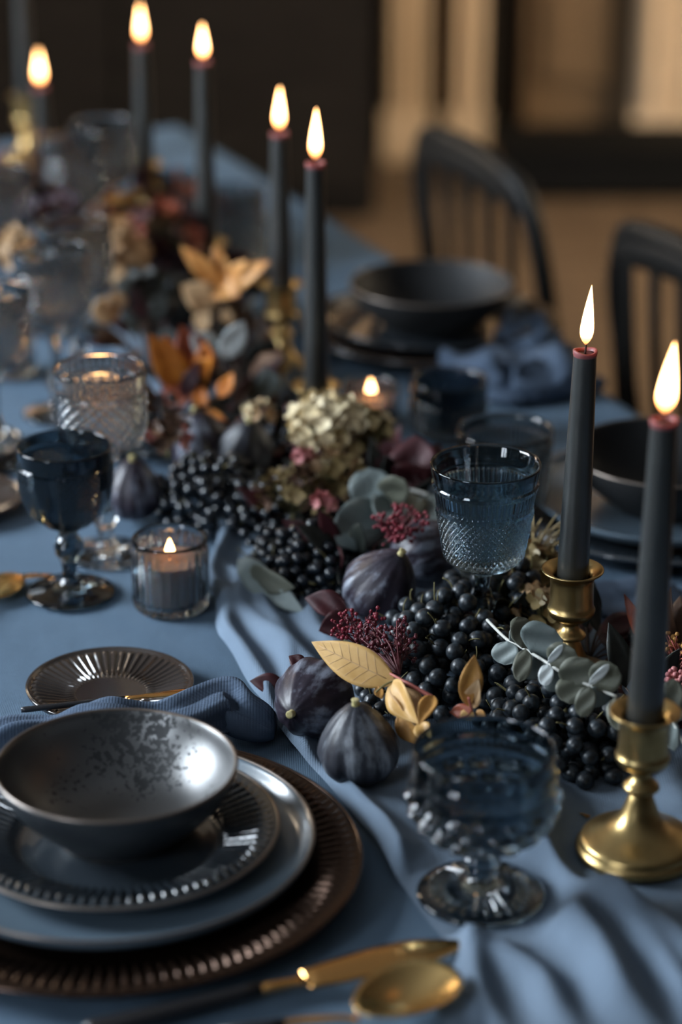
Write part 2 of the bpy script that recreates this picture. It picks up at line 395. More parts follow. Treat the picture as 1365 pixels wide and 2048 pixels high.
for j in range(nl+1):
    row = []; al = AL0 + (AL1-AL0)*j/nl
    for i in range(-skirt, na+1+skirt):
        if i < 0: off = OFF0; dz = .23*(-i)/skirt; out = -1
        elif i > na: off = OFF1; dz = .23*(i-na)/skirt; out = 1
        else: off = OFF0 + (OFF1-OFF0)*i/na; dz = 0; out = 0
        p = TA(off, al)
        if out:
            wv = (.012 + .02*dz/.3)*math.sin(al*26 + 2*math.sin(al*7))
            p = TA(off + out*(.006 + .01*min(1, dz*20) + dz*.12 + max(0, wv)*dz/.3), al, -dz)
        else: p.z += cloth_h(p)
        row.append(len(V)); V.append(p)
    rows.append(row)
for a, b in zip(rows, rows[1:]):
    for i in range(len(a)-1): Fc.append((a[i], a[i+1], b[i+1], b[i]))
for end, base_row in ((0, rows[0]), (1, rows[-1])):      # short ends
    prev = base_row[skirt:skirt+na+1]
    for s in range(1, 7):
        cur_ = []
        for q, idx in enumerate(prev):
            p0 = V[base_row[skirt+q]]; dd = U*(.008 + .035*s/6 + .012*math.sin(q*.35)*s/6)*(1 if end else -1)
            cur_.append(len(V)); V.append(Vector((p0.x, p0.y, p0.z - .05*s)) + dd)
        for q in range(na): Fc.append((prev[q], prev[q+1], cur_[q+1], cur_[q]) if end else (prev[q+1], prev[q], cur_[q], cur_[q+1]))
        prev = cur_
tc = mk('tablecloth', V, Fc, M['cloth']); tag(tc, 'blue-grey linen tablecloth covering the whole long table', 'tablecloth')

# runner : a height field laid along the table with gathered folds
def poly(pxs): return [oa(P(x, y)) for x, y in pxs]
def off_at(pl, al):
    pl = sorted(pl, key=lambda q: q[1])
    if al <= pl[0][1]: return pl[0][0]
    if al >= pl[-1][1]: return pl[-1][0]
    for (o0, a0), (o1, a1) in zip(pl, pl[1:]):
        if a0 <= al <= a1:
            t = (al-a0)/(a1-a0 + 1e-9); t = t*t*(3-2*t); return o0 + (o1-o0)*t
edgeL = [(430,900),(425,1060),(420,1190),(445,1290),(515,1400),(585,1500),(655,1580),(740,1680),(800,1770),(850,1840),(900,1900),(880,2048)]
RL = poly(edgeL)
ridges = [  # pixel polyline, height, half width, left/right extra
    ([(438,1060),(440,1190),(462,1290),(530,1390),(600,1490),(670,1570),(755,1670),(820,1765),(890,1850),(930,1900),(980,2048)], .011, .010),
    ([(520,1130),(540,1250),(600,1330),(660,1400)], .013, .011),
    ([(470,1160),(500,1250),(560,1320),(600,1400)], .010, .009),
    ([(600,1210),(640,1290),(700,1350)], .011, .013),
    ([(1090,1600),(1080,1720),(1120,1830),(1190,1920),(1260,2048)], .019, .017),
    ([(1130,1700),(1220,1830),(1300,1930),(1400,2048)], .012, .010),
    ([(1230,1820),(1330,1900),(1450,2000)], .018, .015),
    ([(905,1878),(1000,1930),(1080,1990),(1130,2060)], .013, .013),
    ([(760,1640),(800,1700),(840,1760)], .006, .012),
    ([(1365,1500),(1340,1600),(1400,1700)], .010, .02),
    ([(1330,1250),(1300,1400),(1365,1500)], .010, .02),
]
RG = [(poly(p), h, w_) for p, h, w_ in ridges]
pads = []      # (x,y,r) discs where heavy things press the runner flat
def pad(p, r): pads.append((p.x, p.y, r))
PG = P(962, 1797); pad(PG, .050)
PH = P(1288, 1722); pad(PH, .048)
FB = P(716, 1520); pad(FB, .024)
FA = P(632, 1428); pad(FA, .025)
def runner_h(p):
    o, a = oa(p); h = .003
    for pl, amp, w_ in RG:
        sl = sorted(pl, key=lambda q: q[1]); f = smoothstep(sl[0][1]-.05, sl[0][1]+.03, a)*(1-smoothstep(sl[-1][1]-.03, sl[-1][1]+.05, a))
        if f > 0:
            d = (o - off_at(pl, a) - .004*noise.noise(Vector((a*11, amp*900, 0))))/w_
            h += amp*f*math.exp(-d*d)
    h += .004*max(0, noise.noise(Vector((o*22, a*5, 3)))) + .0012*noise.noise(Vector((o*60, a*25, 7)))
    h += .001
    k = 1
    for x_, y_, r_ in pads:
        d = math.hypot(p.x-x_, p.y-y_); k = min(k, smoothstep(r_, r_+.022, d))
    return .0022 + (h-.0022)*k if h > .0022 else .0022
V = []; rows = []; nA = 190; nL = 520; ra0, ra1 = .86, 3.32
for j in range(nL+1):
    t = j/nL; al = ra0 + (ra1-ra0)*(t**1.5); row = []
    l = off_at(RL, al); r_ = 1.12 - .235*smoothstep(1.36, 1.56, al) + .008*math.sin(al*5)
    for i in range(nA+1):
        o = l + (r_-l)*i/nA; p = TA(o, al); h = runner_h(p)
        e = min(i, nA-i)/3.0
        if e < 1: h = .0012 + (h-.0012)*(.35 + .65*e)
        p.z = TZ + h; row.append(len(V)); V.append(p)
    rows.append(row)
Fc = [(a[i], a[i+1], b[i+1], b[i]) for a, b in zip(rows, rows[1:]) for i in range(nA)]
run = mk('table_runner', V, Fc, M['runner']); tag(run, 'crumpled pale blue-grey linen runner gathered along the table under the flowers', 'table runner')

# ------------------------------------------------------------------ crockery
def plate_prof(r, rim, depth, th=.0045, well=.62):
    b = [(0, .0015), (r*.5, .0015), (r*.55, 0), (r*.58, .001), (r*well, .0025), (r*.80, depth*.45), (r*.97, depth*.92), (r, depth)]
    t = [(r*1.001, depth+th*.4), (r*.985, depth+th*.9), (r*.95, depth+th*.62)]
    return b, t
def ribbed_plate(name, r, m, depth, nrib, r0, r1, amp, twist=0., th=.0042, n=None, rimm=None):
    th_ = th
    outer = [(0, .001), (r*.52, .001), (r*.55, 0), (r*.60, .0015), (r*.78, depth*.40), (r*.95, depth*.9), (r*.995, depth), (r, depth+.0012), (r*.992, depth+th_*.75), (r*.975, depth+th_*.8)]
    inner = [(r*.94, depth*.9+th_*.6), (r*.78, depth*.40+th_*.9), (r*.62, th_*1.05), (r*.55, th_*.8), (0, th_*.75)]
    prof = refine(outer + inner, r*.022)
    n = n or nrib*8
    k0 = len(refine(outer, r*.022))
    def mod(i, rr, z, t):
        if i >= k0 and r0*r < rr < r1*r:
            e = smoothstep(r0*r, r0*r+.05*r, rr)*(1-smoothstep(r1*r-.04*r, r1*r, rr))
            z += amp*e*(.5+.5*math.tanh(2.2*math.sin(nrib*(t + twist*(rr/r)))))
        return rr, z
    v_, f_ = lathe(prof, n, mod); return v_, f_
def ring(r, rt, n=120, z=0):
    prof = [(r + rt*math.cos(a), z + rt*math.sin(a)) for a in [2*PI*k/8 for k in range(9)]]
    return lathe(prof, n)
PC = P(222, 1752)       # charger centre
charger = thing('charger_plate', 'large bronze charger plate with ribbed rim, lowest of the stack in front', 'plate', PC + Vector((0, 0, .0005)))
mk('plate_body', *ribbed_plate('p', .166, M['plate_bronze'], .013, 116, .74, .95, .0042, .03, n=1160), M['plate_bronze'], charger)
mk('rim', *ring(.1655, .0014, 160, .0152), M['plate_bronze'], charger)
PD = P(228, 1738, .0); PD.z = TZ + .0052
dinner = thing('dinner_plate', 'smooth blue-grey dinner plate with raised rim on the bronze charger', 'plate', PD)
r = .134
prof = smoothprof([(0,.001),(r*.55,.001),(r*.6,0),(r*.64,.002),(r*.93,.010),(r*.985,.016),(r,.0205),(r*.992,.0222),(r*.975,.021),(r*.945,.0155),(r*.90,.0112),(r*.62,.0065),(0,.0055)], 2)
mk('plate_body', *lathe(prof, 160), M['plate_blue'], dinner); mk('rim', *ring(r*.992, .0011, 160, .0218), M['glaze_rim'], dinner)
PS = P(238, 1722); PS.z = TZ + .0122
salad = thing('salad_plate', 'glossy dark salad plate with fluted rim directly under the bowl', 'plate', PS)
mk('plate_body', *ribbed_plate('s', .1075, None, .013, 80, .62, .93, .0046, .10, n=960), M['plate_dark'], salad)
mk('rim', *ring(.107, .0012, 160, .0155), M['glaze_rim'], salad)
PB = P(240, 1705); PB.z = TZ + .0165
bowl = thing('bowl', 'mottled black coupe bowl on top of the front plate stack', 'bowl', PB)
r = .0805
bo = [(0,.002),(.036,.002),(.038,0),(.041,0),(.043,.003),(.055,.012),(.070,.027),(.078,.041),(r,.050)]
bi = [(r-.0012,.0515),(r-.003,.0505),(.0745,.040),(.066,.027),(.052,.014),(.035,.0075),(0,.006)]
mk('bowl_outside', *lathe(smoothprof(bo, 2), 160), M['glaze_out'], bowl)
mk('bowl_inside', *lathe(smoothprof([(r,.050)]+bi, 2), 160), M['glaze_bowl'], bowl)
mk('rim', *ring(r-.0012, .0013, 160, .0507), M['glaze_rim'], bowl)
mk('foot_ring', *ring(.0395, .0014, 120, .0006), M['glaze_rim'], bowl)
PBR = P(221, 1393)
bread = thing('bread_plate', 'small dark glossy ribbed side plate behind the napkin', 'plate', PBR)
mk('plate_body', *ribbed_plate('b', .0635, None, .009, 52, .42, .93, .0017, .0, n=520), M['plate_brown_refl'], bread)
mk('rim', *ring(.0632, .0008, 120, .0115), M['plate_brown_refl'], bread)

# far place settings: charger, plate, bowl, alike shapes in other places
def setting(px, py, lab, big=.150, bscale=1.0, blue=True):
    c = P(px, py)
    a = thing('charger_plate', f'dark charger plate lowest in the stack {lab}', 'plate', c + Vector((0, 0, .0005)))
    mk('plate_body', *ribbed_plate('c', big, None, .013, 90, .8, .95, .002, .2, n=360), M['plate_dark'] if blue else M['plate_brown_refl'], a)
    b = thing('dinner_plate', f'blue-grey dinner plate in the middle of the stack {lab}', 'plate', c + Vector((0, 0, .0052)))
    rr = big*.84
    mk('plate_body', *lathe(smoothprof([(0,.001),(rr*.6,0),(rr*.64,.002),(rr*.93,.010),(rr,.0205),(rr*.985,.0222),(rr*.945,.0155),(rr*.62,.0065),(0,.0055)], 1), 96), M['plate_blue'] if blue else M['plate_dark'], b)
    d = thing('bowl', f'dark bowl on top of the stack {lab}', 'bowl', c + Vector((0, 0, .0105)))
    mk('bowl_outside', *lathe([(q*bscale, z) for q, z in smoothprof(bo, 1)], 96), M['matte_black'], d)
    mk('bowl_inside', *lathe([(q*bscale, z) for q, z in smoothprof([(r,.050)]+bi, 1)], 96), M['matte_black'], d)
    mk('rim', *ring((r-.0012)*bscale, .0013, 96, .0507), M['glaze_rim'], d)
setting(1335, 1030, 'behind the two right-hand brass candlesticks', .150, 1.12)
setting(862, 672, 'beside the far black chair', .145, 1.12, False)
sp = thing('side_plate', 'glossy side plate with a brown reflection in its colour, cut off by the left edge of the photo', 'plate', P(-88, 1015))
mk('plate_body', *ribbed_plate('q', .062, None, .009, 40, .42, .93, .0012, 0, n=320), M['plate_brown_refl'], sp); mk('rim', *ring(.0616, .001, 96, .0115), M['plate_bronze'], sp)
sp = thing('side_plate', 'small dark side plate at the left edge, behind the dark goblet', 'plate', P(-70, 905))
mk('plate_body', *ribbed_plate('q', .055, None, .009, 40, .42, .93, .0012, 0, n=320), M['plate_dark'], sp)

# ------------------------------------------------------------------ glassware
def glass_mesh(outer, inner, n=120, mod=None, step=.0022):
    o = refine(outer, step); k0 = len(o)
    return lathe(o + refine(inner, step*2), n, (lambda i, r_, z, t: mod(r_, z, t) if i < k0 else (r_, z)) if mod else None)
def goblet_near():
    fo = [(0,.0012),(.012,.0016),(.034,.0008),(.0395,0),(.0415,.001),(.0418,.0028),(.040,.0042),(.030,.0065),(.018,.0095),(.010,.013),(.0075,.0165),(.0078,.0185),(.0098,.020),(.0098,.022),(.0082,.0235),(.0088,.025),(.0118,.0268),(.0122,.029),(.0102,.031),(.0108,.0325),(.0128,.034),(.0135,.0365),(.020,.040),(.031,.0465),(.040,.055),(.0452,.065),(.0472,.075),(.0478,.079),(.0470,.082),(.0462,.084),(.0462,.092),(.0474,.0935),(.0474,.0955),(.0460,.097),(.0458,.1065)]
    fi = [(.0452,.1078),(.0440,.1072),(.0438,.095),(.0438,.076),(.0415,.064),(.035,.054),(.024,.047),(.012,.0435),(0,.0425)]
    def mod(r_, z, t):
        if .0012 <= z < .0105 and .012 < r_ < .036:        # radiating flutes of the foot
            z += .0022*max(0, math.sin(28*t))*smoothstep(.012,.018,r_)*(1-smoothstep(.032,.036,r_))
        if .040 < z < .079:                                # hobnails
            rowh = .0092; k = (z-.041)/rowh; row = math.floor(k); nn = 16
            ph = (t*nn/(2*PI) + (.5 if row % 2 else 0)) % 1 - .5; q = k-row-.5
            d = math.sqrt((ph*1.0)**2 + q*q)
            if d < .43: r_ += .0046*math.sqrt(1-(d/.43)**2)
        if .084 < z < .092: r_ += .0009*abs(math.sin(32*t))*math.sin((z-.084)/.008*PI)
        return r_, z
    return glass_mesh(fo, fi, 224, mod, .0011)
g = thing('goblet', 'smoky blue hobnail goblet in front of the berries, nearest of all glasses', 'goblet', PG + Vector((0, 0, .0024)))
mk('goblet_glass', *goblet_near(), M['glass_blue'], g)
def goblet_dark():
    fo = [(0,.001),(.030,.001),(.036,0),(.0375,.0015),(.036,.003),(.022,.006),(.010,.010),(.0065,.015),(.006,.022),(.0075,.030),(.0115,.037),(.0125,.043),(.0105,.049),(.0075,.053),(.009,.058),(.020,.064),(.030,.074),(.0355,.086),(.0378,.100),(.0385,.115),(.0378,.119),(.0385,.122),(.0388,.131)]
    fi = [(.0380,.1322),(.0368,.131),(.0362,.115),(.0355,.100),(.0330,.087),(.0275,.076),(.018,.068),(.008,.064),(0,.063)]
    def mod(r_, z, t):
        if .066 < z < .117:
            panel = (t*4/(2*PI)) % 1
            if panel < .62:
                a = math.sqrt(abs(math.sin(22*t + z*560)*math.sin(22*t - z*560)))
                r_ += .0017*max(0, a)*smoothstep(.066,.074,z)
            else: r_ -= .0004
        return r_, z
    return glass_mesh(fo, fi, 352, mod, .0010)
GD = goblet_dark()
p = P(142, 1187)
g1 = thing('goblet', 'dark smoky goblet with diamond-cut bowl in front of the lit clear goblet', 'goblet', p + Vector((0,0,.0005)), -.05)
mk('goblet_glass', *GD, M['glass_dark'], g1)
def goblet_tall():
    fo = [(0,.001),(.030,.001),(.035,0),(.0365,.0015),(.035,.003),(.020,.006),(.009,.010),(.006,.016),(.0075,.026),(.0115,.032),(.0085,.039),(.0055,.048),(.0055,.070),(.008,.084),(.018,.092),(.030,.101),(.0365,.112),(.0385,.124),(.0388,.150),(.0375,.153),(.0388,.157),(.0392,.170)]
    fi = [(.0385,.1712),(.0375,.170),(.0368,.150),(.0366,.126),(.0345,.114),(.0275,.104),(.016,.096),(0,.0935)]
    def mod(r_, z, t):
        if .098 < z < .150:
            r_ += .0019*math.sin(24*t)*math.sin(z*640)*smoothstep(.098,.106,z)
        if .158 < z < .166: r_ += .0005*math.sin(40*t)
        return r_, z
    return glass_mesh(fo, fi, 208, mod, .0016)
g2 = thing('goblet', 'tall clear cut-glass goblet glittering with candlelight behind the dark goblet', 'goblet', P(213, 1108))
mk('goblet_glass', *goblet_tall(), M['glass_grey'], g2)
dup(g2, P(118, 828), 1.0, 'cut-glass goblet second in from the left edge, in the row behind the lit goblet', 'farther cut-glass goblets')
dup(g2, P(-6, 925), 2.0, 'cut-glass goblet half cut off at the left edge with a glowing orange patch')
dup(g2, P(160, 760), 2.6, 'cut-glass goblet with square white glints below the burgundy flowers')
dup(g2, P(215, 520), .4, 'far cut-glass goblet with bluish white glints beside the second candle from the left')
dup(g2, P(10, 640), .9, 'far cut-glass goblet at the left edge below the gold candle cup')
dup(g2, P(160, 560), 1.9, 'far cut-glass goblet left of the bluish one, under the first flames')
clear_me = g2.children[0].data.copy(); clear_me.materials[0] = mat('pale_grey_cut_glass', (.78,.78,.76), .015, trans=1, ior=1.48); g2.children[0].data = clear_me
def tumbler(Hh, r0, r1):
    fo = [(0,.003),(r0*.8,.001),(r0*.92,0),(r0,.002)]; n_ = 12
    for k in range(1, n_+1): t = k/n_; fo.append((r0 + (r1-r0)*(t**.85), .002 + (Hh-.004)*t))
    fi = [(r1-.0006, Hh), (r1-.0022, Hh-.001)]
    for k in range(n_, 0, -1): t = k/n_; fi.append((r0 + (r1-r0)*(t**.85) - .0032, .009 + (Hh-.012)*t))
    fi += [(r0*.6, .0085), (0, .008)]
    def mod(r_, z, t):
        f = z/Hh
        if .06 < f < .62: r_ += .0022*min(abs(math.sin(26*t + z*380)), abs(math.sin(26*t - z*380)))*1.2 + (.0012 if (t*6/(2*PI)) % 1 < .12 else 0)
        elif .665 < f < .84: r_ += .0008*math.sin(60*t)
        if .62 <= f < .655 or .845 <= f < .87: r_ += .0012
        return r_, z
    return glass_mesh(fo, fi, 416, mod, .0009)
def goblet_cut():
    fo = [(0,.001),(.030,.001),(.0335,0),(.0350,.0015),(.033,.003),(.018,.006),(.009,.010),(.006,.018),(.0055,.030),(.0075,.040),(.0105,.046),(.0105,.050),(.0075,.056),(.0062,.064),(.0075,.073),(.013,.078),(.022,.0805),(.0265,.084),(.0290,.090)]
    n_ = 10
    for k in range(1, n_+1): t = k/n_; fo.append((.0290 + .0132*t**1.1, .090 + .073*t))
    fi = [(.0418,.1642),(.0403,.1635)]
    for k in range(n_-1, -1, -1): t = k/n_; fi.append((.0262 + .0132*t**1.1, .093 + .070*t))
    fi += [(.020,.088),(.010,.0855),(0,.085)]
    def mod(r_, z, t):
        if .084 < z < .127: r_ += .0030*math.sqrt(abs(math.sin(22*t + z*540)*math.sin(22*t - z*540)))*smoothstep(.084,.088,z)
        elif .131 < z < .145: r_ += .0011*abs(math.sin(30*t))
        if .127 <= z <= .131 or .145 <= z <= .149: r_ += .0016
        return r_, z
    return glass_mesh(fo, fi, 432, mod, .0008)
g0 = P(972, 945, .163)
PT = Vector((g0.x, g0.y, TZ))
t1 = thing('goblet', 'blue cut-glass goblet rising out of the black berries', 'goblet', PT + Vector((0, 0, .0068)))
mk('goblet_glass', *goblet_cut(), M['glass_tumbler'], t1)
t2 = thing('tumbler', 'clearer grey tumbler right behind the blue cut-glass goblet', 'tumbler', P(1006, 1036))
mk('tumbler_glass', *tumbler(.086, .034, .0435), M['glass_grey'], t2)
t3 = thing('tumbler', 'low dark tumbler between the tealight and the far plate stack', 'tumbler', P(897, 868))
mk('tumbler_glass', *tumbler(.058, .032, .038), M['glass_dark'], t3)
t4 = thing('tumbler', 'far clear tumbler with white glints between the second and third candles', 'tumbler', P(473, 515))
mk('tumbler_glass', *tumbler(.085, .030, .037), M['glass_grey'], t4)
t5 = thing('tumbler', 'farthest tumbler with a small white glint left of the third candle', 'tumbler', P(360, 455))
mk('tumbler_glass', *tumbler(.07, .026, .031), M['glass_grey'], t5)

# ------------------------------------------------------------------ candles
holder_prof = [(0,.001),(.036,.001),(.0395,0),(.0412,.0015),(.0422,.004),(.0415,.0065),(.0395,.008),(.0392,.0098),(.0385,.0120),(.036,.0138),(.030,.0165),(.0215,.0205),(.0155,.0260),(.0122,.0320),(.0100,.0380),(.0082,.0435),(.0064,.0465),(.0080,.0475),(.0118,.0488),(.0124,.0508),(.0108,.0530),(.0080,.0555),(.0062,.0590),(.0060,.0615),(.0085,.0640),(.0150,.0670),(.0175,.0700),(.0182,.0728),(.0182,.0742),(.0168,.0760),(.0164,.0860),(.0164,.0960),(.0170,.1000),(.0205,.1035),(.0233,.1050),(.0237,.1061),(.0228,.1068),(.0190,.1050),(.0150,.1025),(.0132,.099),(.0128,.0900),(0,.0895)]
HMESH = {}
def holder(loc, label, hs=1.0, rim=1.0):
    o = thing('candlestick', label, 'candlestick', loc, random.random()*6)
    z0 = .0465; z1 = .064
    d = .105*(hs-1)
    def zz(z): return z if z <= z0 else (z + d if z >= z1 else z + d*(z-z0)/(z1-z0))
    if hs < 1:
        pr = [(q*rim, z*hs if z < .064 else z-.064+.064*hs) for q, z in holder_prof]; d = .064*(hs-1)
    else: pr = [(q*rim, zz(z)) for q, z in holder_prof]
    pr = smoothprof(pr, 1)
    ks = min(range(len(pr)), key=lambda k_: abs(pr[k_][1]-(.0475*(hs if hs < 1 else 1))) + (100 if pr[k_][0] > .02 else 0) + (100 if k_ > len(pr)*.6 else 0))
    kc = min(range(len(pr)), key=lambda k_: abs(pr[k_][1]-(.064+d)) + (100 if k_ > len(pr)*.8 else 0))
    mk('base', *lathe(pr[:ks+1], 96), M['brass'], o); mk('stem', *lathe(pr[ks:kc+1], 64), M['brass'], o); mk('cup', *lathe(pr[kc:], 96), M['brass'], o)
    return o, .0895 + d
def flame(parent, z, h, rr, lean=0.):
    prof = []
    n_ = 14
    for k in range(n_+1):
        t = k/n_; rad = rr*(math.sin(min(1, t/.24)*PI/2)**.8 if t < .24 else max(0., 1-((t-.24)/.76)**1.35))
        prof.append((max(rad, 0 if k in (0, n_) else .0002), t*h))
    v_, f_ = lathe(prof, 20)
    v_ = [(x_ + lean*(z_/h)**1.5, y_, z_ + z) for x_, y_, z_ in v_]
    return mk('flame', v_, f_, M['flame'], parent)
def taper(loc, h, label, r0=.0121, r1=.0084, fh=.048, fr=.0054, lean=0., tilt=0.):
    o = thing('taper_candle', label, 'candle', loc); o.rotation_euler = (0, tilt, 0)
    pr = []
    for k in range(13): t = k/12; pr.append((r0 + (r1-r0)*(t**1.15), h*t))
    body = [(0, 0), (r0*.96, 0), (r0, .001)] + pr[1:-1] + [(r1, h-.0045)]
    mk('wax_body', *lathe(body, 64), M['wax_dark'], o)
    v_, f_ = lathe([(r1, h-.0045), (r1*1.05, h-.003), (r1*1.08, h-.001), (r1*1.02, h), (r1*.86, h-.0005), (r1*.78, h-.0025)], 64, lambda i, q, z, t: (q, z + (.0007*math.sin(t*2+1) if i > 1 else 0)))
    mk('melted_rim', v_, f_, M['wax_rim'], o)
    mk('wax_pool', *lathe([(r1*.80, h-.0025), (r1*.4, h-.0032), (0, h-.003)], 32), M['wax_pool'], o)
    mk('wick', *tube(spline([(0, 0, h-.003), (.0003, 0, h+.004), (-.0006, 0, h+.008), (-.0032, 0, h+.0115)], 4), .0008, 6), M['wick'], o)
    flame(o, h+.0035, fh, fr, lean)
    return o
def candle_set(px, rim_py, hh, top_py, flame_py, hl, cl, lean=0., fr=.0054, gpx=None, tilt=0.):
    g_ = P(px, rim_py, hh); Y = g_.y; loc = Vector((g_.x, g_.y, TZ + .0026))
    hs = hh/.105 if hh >= .105 else (hh-.041)/.064; o, seat = holder(loc, hl, hs)
    zt = Zat(Y, top_py); zf = Zat(Y, flame_py); zb = seat + .0026 + .0004
    return taper(Vector((g_.x, g_.y, TZ + zb)), zt - zb, cl, fh=max(.03, zf - zt - .004), lean=lean, fr=fr, tilt=tilt)
candle_set(1291, 1432, .105, 838, 682, 'nearest brass candlestick with round stepped foot, on the bare runner at right', 'charcoal taper candle in the nearest candlestick at the right edge', lean=.0035, fr=.0064, tilt=R(.6))
candle_set(1146, 1147, .098, 700, 568, 'brass candlestick whose foot is hidden behind eucalyptus and berries', 'charcoal taper candle with sharp pointed flame, second from the right', lean=.002, fr=.0050, tilt=R(.9))
candle_set(633, 777, .070, 325, 215, 'brass candlestick rising just behind the cream hydrangea', 'tall charcoal taper behind the cream hydrangea, third from the right', lean=.001)
candle_set(562, 573, .100, 265, 172, 'brass candlestick with bead stem right of the golden maple leaf', 'charcoal taper candle right of the golden maple leaf', lean=.001)
candle_set(414, 490, .085, 122, 46, 'brass candlestick buried in the flowers under the third candle from the left', 'tall charcoal taper, third from the left, above burgundy flowers', fr=.0054)
candle_set(290, 332, .100, 88, 6, 'blurred brass candlestick under the topmost candle of the far group', 'charcoal taper with the highest whole flame, second from the left', fr=.0052)
candle_set(86, 300, .070, 172, 98, 'far brass candlestick hidden in flowers below the leftmost flame', 'short far taper candle with the leftmost round flame', fr=.0060)
candle_set(52, 196, .095, -90, -180, 'farthest brass candlestick near the top left corner', 'farthest taper candle whose top runs out of the picture at top left')

# votives
def votive(loc, label, r_, h, wax_h, wm, gm, fh=.014, fr=.0042):
    o = thing('votive_candle', label, 'votive candle', loc)
    fo = [(0,.002),(r_*.85,.001),(r_*.93,0),(r_,.003),(r_,h*.5),(r_,h-.001)]; fi = [(r_-.0008,h),(r_-.0024,h-.001),(r_-.0028,h*.5),(r_-.003,.007),(0,.006)]
    nr = 26
    mk('glass_cup', *glass_mesh(fo, fi, nr*8, lambda q, z, t: (q + (.0012*math.sin(nr*t) if .003 < z < h*.86 else 0), z), .003), gm, o)
    ri = r_-.0035
    mk('wax', *lathe([(0,.0065),(ri*.98,.0065),(ri,.008),(ri,wax_h),(ri*.93,wax_h-.001),(ri*.3,wax_h-.002),(0,wax_h-.002)], 64), wm, o)
    mk('wick', *tube([(0,0,wax_h-.003),(.0005,0,wax_h+.004)], .0008, 6), M['wick'], o)
    flame(o, wax_h+.001, fh, fr)
    return o
votive(P(343, 1212), 'grey ribbed glass votive candle burning beside the dark goblet', .0310, .062, .043, M['wax_votive'], M['glass_grey'], .017)
votive(P(742, 842), 'small glowing votive just behind the cream hydrangea', .027, .040, .022, M['wax_votive'], M['glass_grey'], .022, .0050)
votive(P(20, 745), 'far tealight glowing orange through the goblets at the left edge', .027, .045, .026, M['wax_votive'], M['glass_grey'], .030, .0065)
votive(P(206, 905), 'tealight burning behind the tall clear goblet', .025, .050, .034, M['wax_votive'], M['glass_grey'], .036, .0075)
votive(P(95, 660), 'far votive burning between the second-row goblets on the left', .025, .042, .026, M['wax_votive'], M['glass_grey'], .030, .0065)

# ------------------------------------------------------------------ cutlery
def sweep_flat(pts, widths, thick, up=Vector((0,0,1)), nseg=8):
    pts = [Vector(p_) for p_ in pts]; V_ = []; F_ = []
    for i, p_ in enumerate(pts):
        d = (pts[min(i+1, len(pts)-1)]-pts[max(i-1, 0)]).normalized(); s = d.cross(up).normalized(); u = s.cross(d)
        th = thick[i] if isinstance(thick, list) else thick
        for k in range(nseg):
            a = 2*PI*k/nseg; V_.append(p_ + s*math.cos(a)*widths[i] + u*math.sin(a)*th)
    for i in range(len(pts)-1):
        for k in range(nseg): k2 = (k+1) % nseg; F_.append((i*nseg+k, i*nseg+k2, (i+1)*nseg+k2, (i+1)*nseg+k))
    F_.append(tuple(range(nseg))[::-1]); F_.append(tuple((len(pts)-1)*nseg+k for k in range(nseg)))
    return V_, F_
def lerp(a, b, t): return a + (b-a)*t
# knife: handle from lower left to (520,1975), blade to (940,1886)
ka = P(170, 2062, .007); kb = P(520, 1978, .008); kt = P(954, 1882, .010)
kn = thing('table_knife', 'table knife with black handle and copper-gold blade below the plates', 'knife', (ka+kt)/2)
mk('handle', *sweep_flat([lerp(ka, kb, t) for t in (0,.05,.3,.6,.9,1)], [.004,.0085,.0082,.0068,.0055,.0050], .0045), M['black_handle'], kn, world=True)
mk('collar', *sweep_flat([lerp(kb, kt, t) for t in (-.01,.06,.16,.2)], [.0048,.0045,.0045,.007], [.0034,.003,.0022,.0016]), M['copper'], kn, world=True)
nb = 14; bp = []; bwid = []
for k in range(nb+1):
    t = k/nb; bp.append(lerp(kb, kt, .2 + .8*t) + Vector((0,0,.0)) + Vector((0, .0035*math.sin(t*PI)*.6, 0)))
    bwid.append((.0085 + .0035*math.sin(min(1, t/.55)*PI/2)) if t < .55 else max(.0006, (.0120)*(1-((t-.55)/.45)**1.7)))
mk('blade', *sweep_flat(bp, bwid, [.0011]*nb + [.0003], up=Vector((-.10,-.30,1)).normalized()), M['copper'], kn, world=True)
# dessert spoon
sc = P(822, 1978, .012); sn = P(722, 2036, .011); se = P(610, 2040, .010); sd = P(500, 2056, .007)
spn = thing('table_spoon', 'brushed gold spoon with black handle lying below the knife blade', 'spoon', sc)
ax = P(906, 1956, .012) - P(716, 2044, .012); ax.z = 0; L = ax.length; ax.normalize(); sd_ = Vector((ax.y, -ax.x, 0))
V_ = []; F_ = []; nu, nv = 28, 10
cen = (P(906, 1956, .012) + P(716, 2044, .012))/2
for layer in (0, 1):
    for j in range(nv+1):
        q = j/nv
        for i in range(nu):
            a = 2*PI*i/nu; lx = math.cos(a)*L/2*q; wy = math.sin(a)*L*.35*q*(1 + .16*math.cos(a))
            z_ = -.0125*(1-q*q) + .006 + .0012*(1-2*layer)*.5
            V_.append(cen + ax*lx + sd_*wy + Vector((0, 0, z_ + .0015)))
for layer in (0, 1):
    o_ = layer*(nv+1)*nu
    for j in range(nv):
        for i in range(nu):
            i2 = (i+1) % nu; f_ = (o_+j*nu+i, o_+j*nu+i2, o_+(j+1)*nu+i2, o_+(j+1)*nu+i); F_.append(f_ if layer == 0 else f_[::-1])
for i in range(nu):
    i2 = (i+1) % nu; a = nv*nu; b = (nv+1)*nu + nv*nu; F_.append((a+i, a+i2, b+i2, b+i))
mk('spoon_bowl', V_, F_, M['gold'], spn, world=True)
nk = spline([cen - ax*L*.49 + Vector((0,0,.001)), lerp(cen-ax*L*.49, se, .35) + Vector((0,0,.002)), se, lerp(se, sd, .4)], 5)
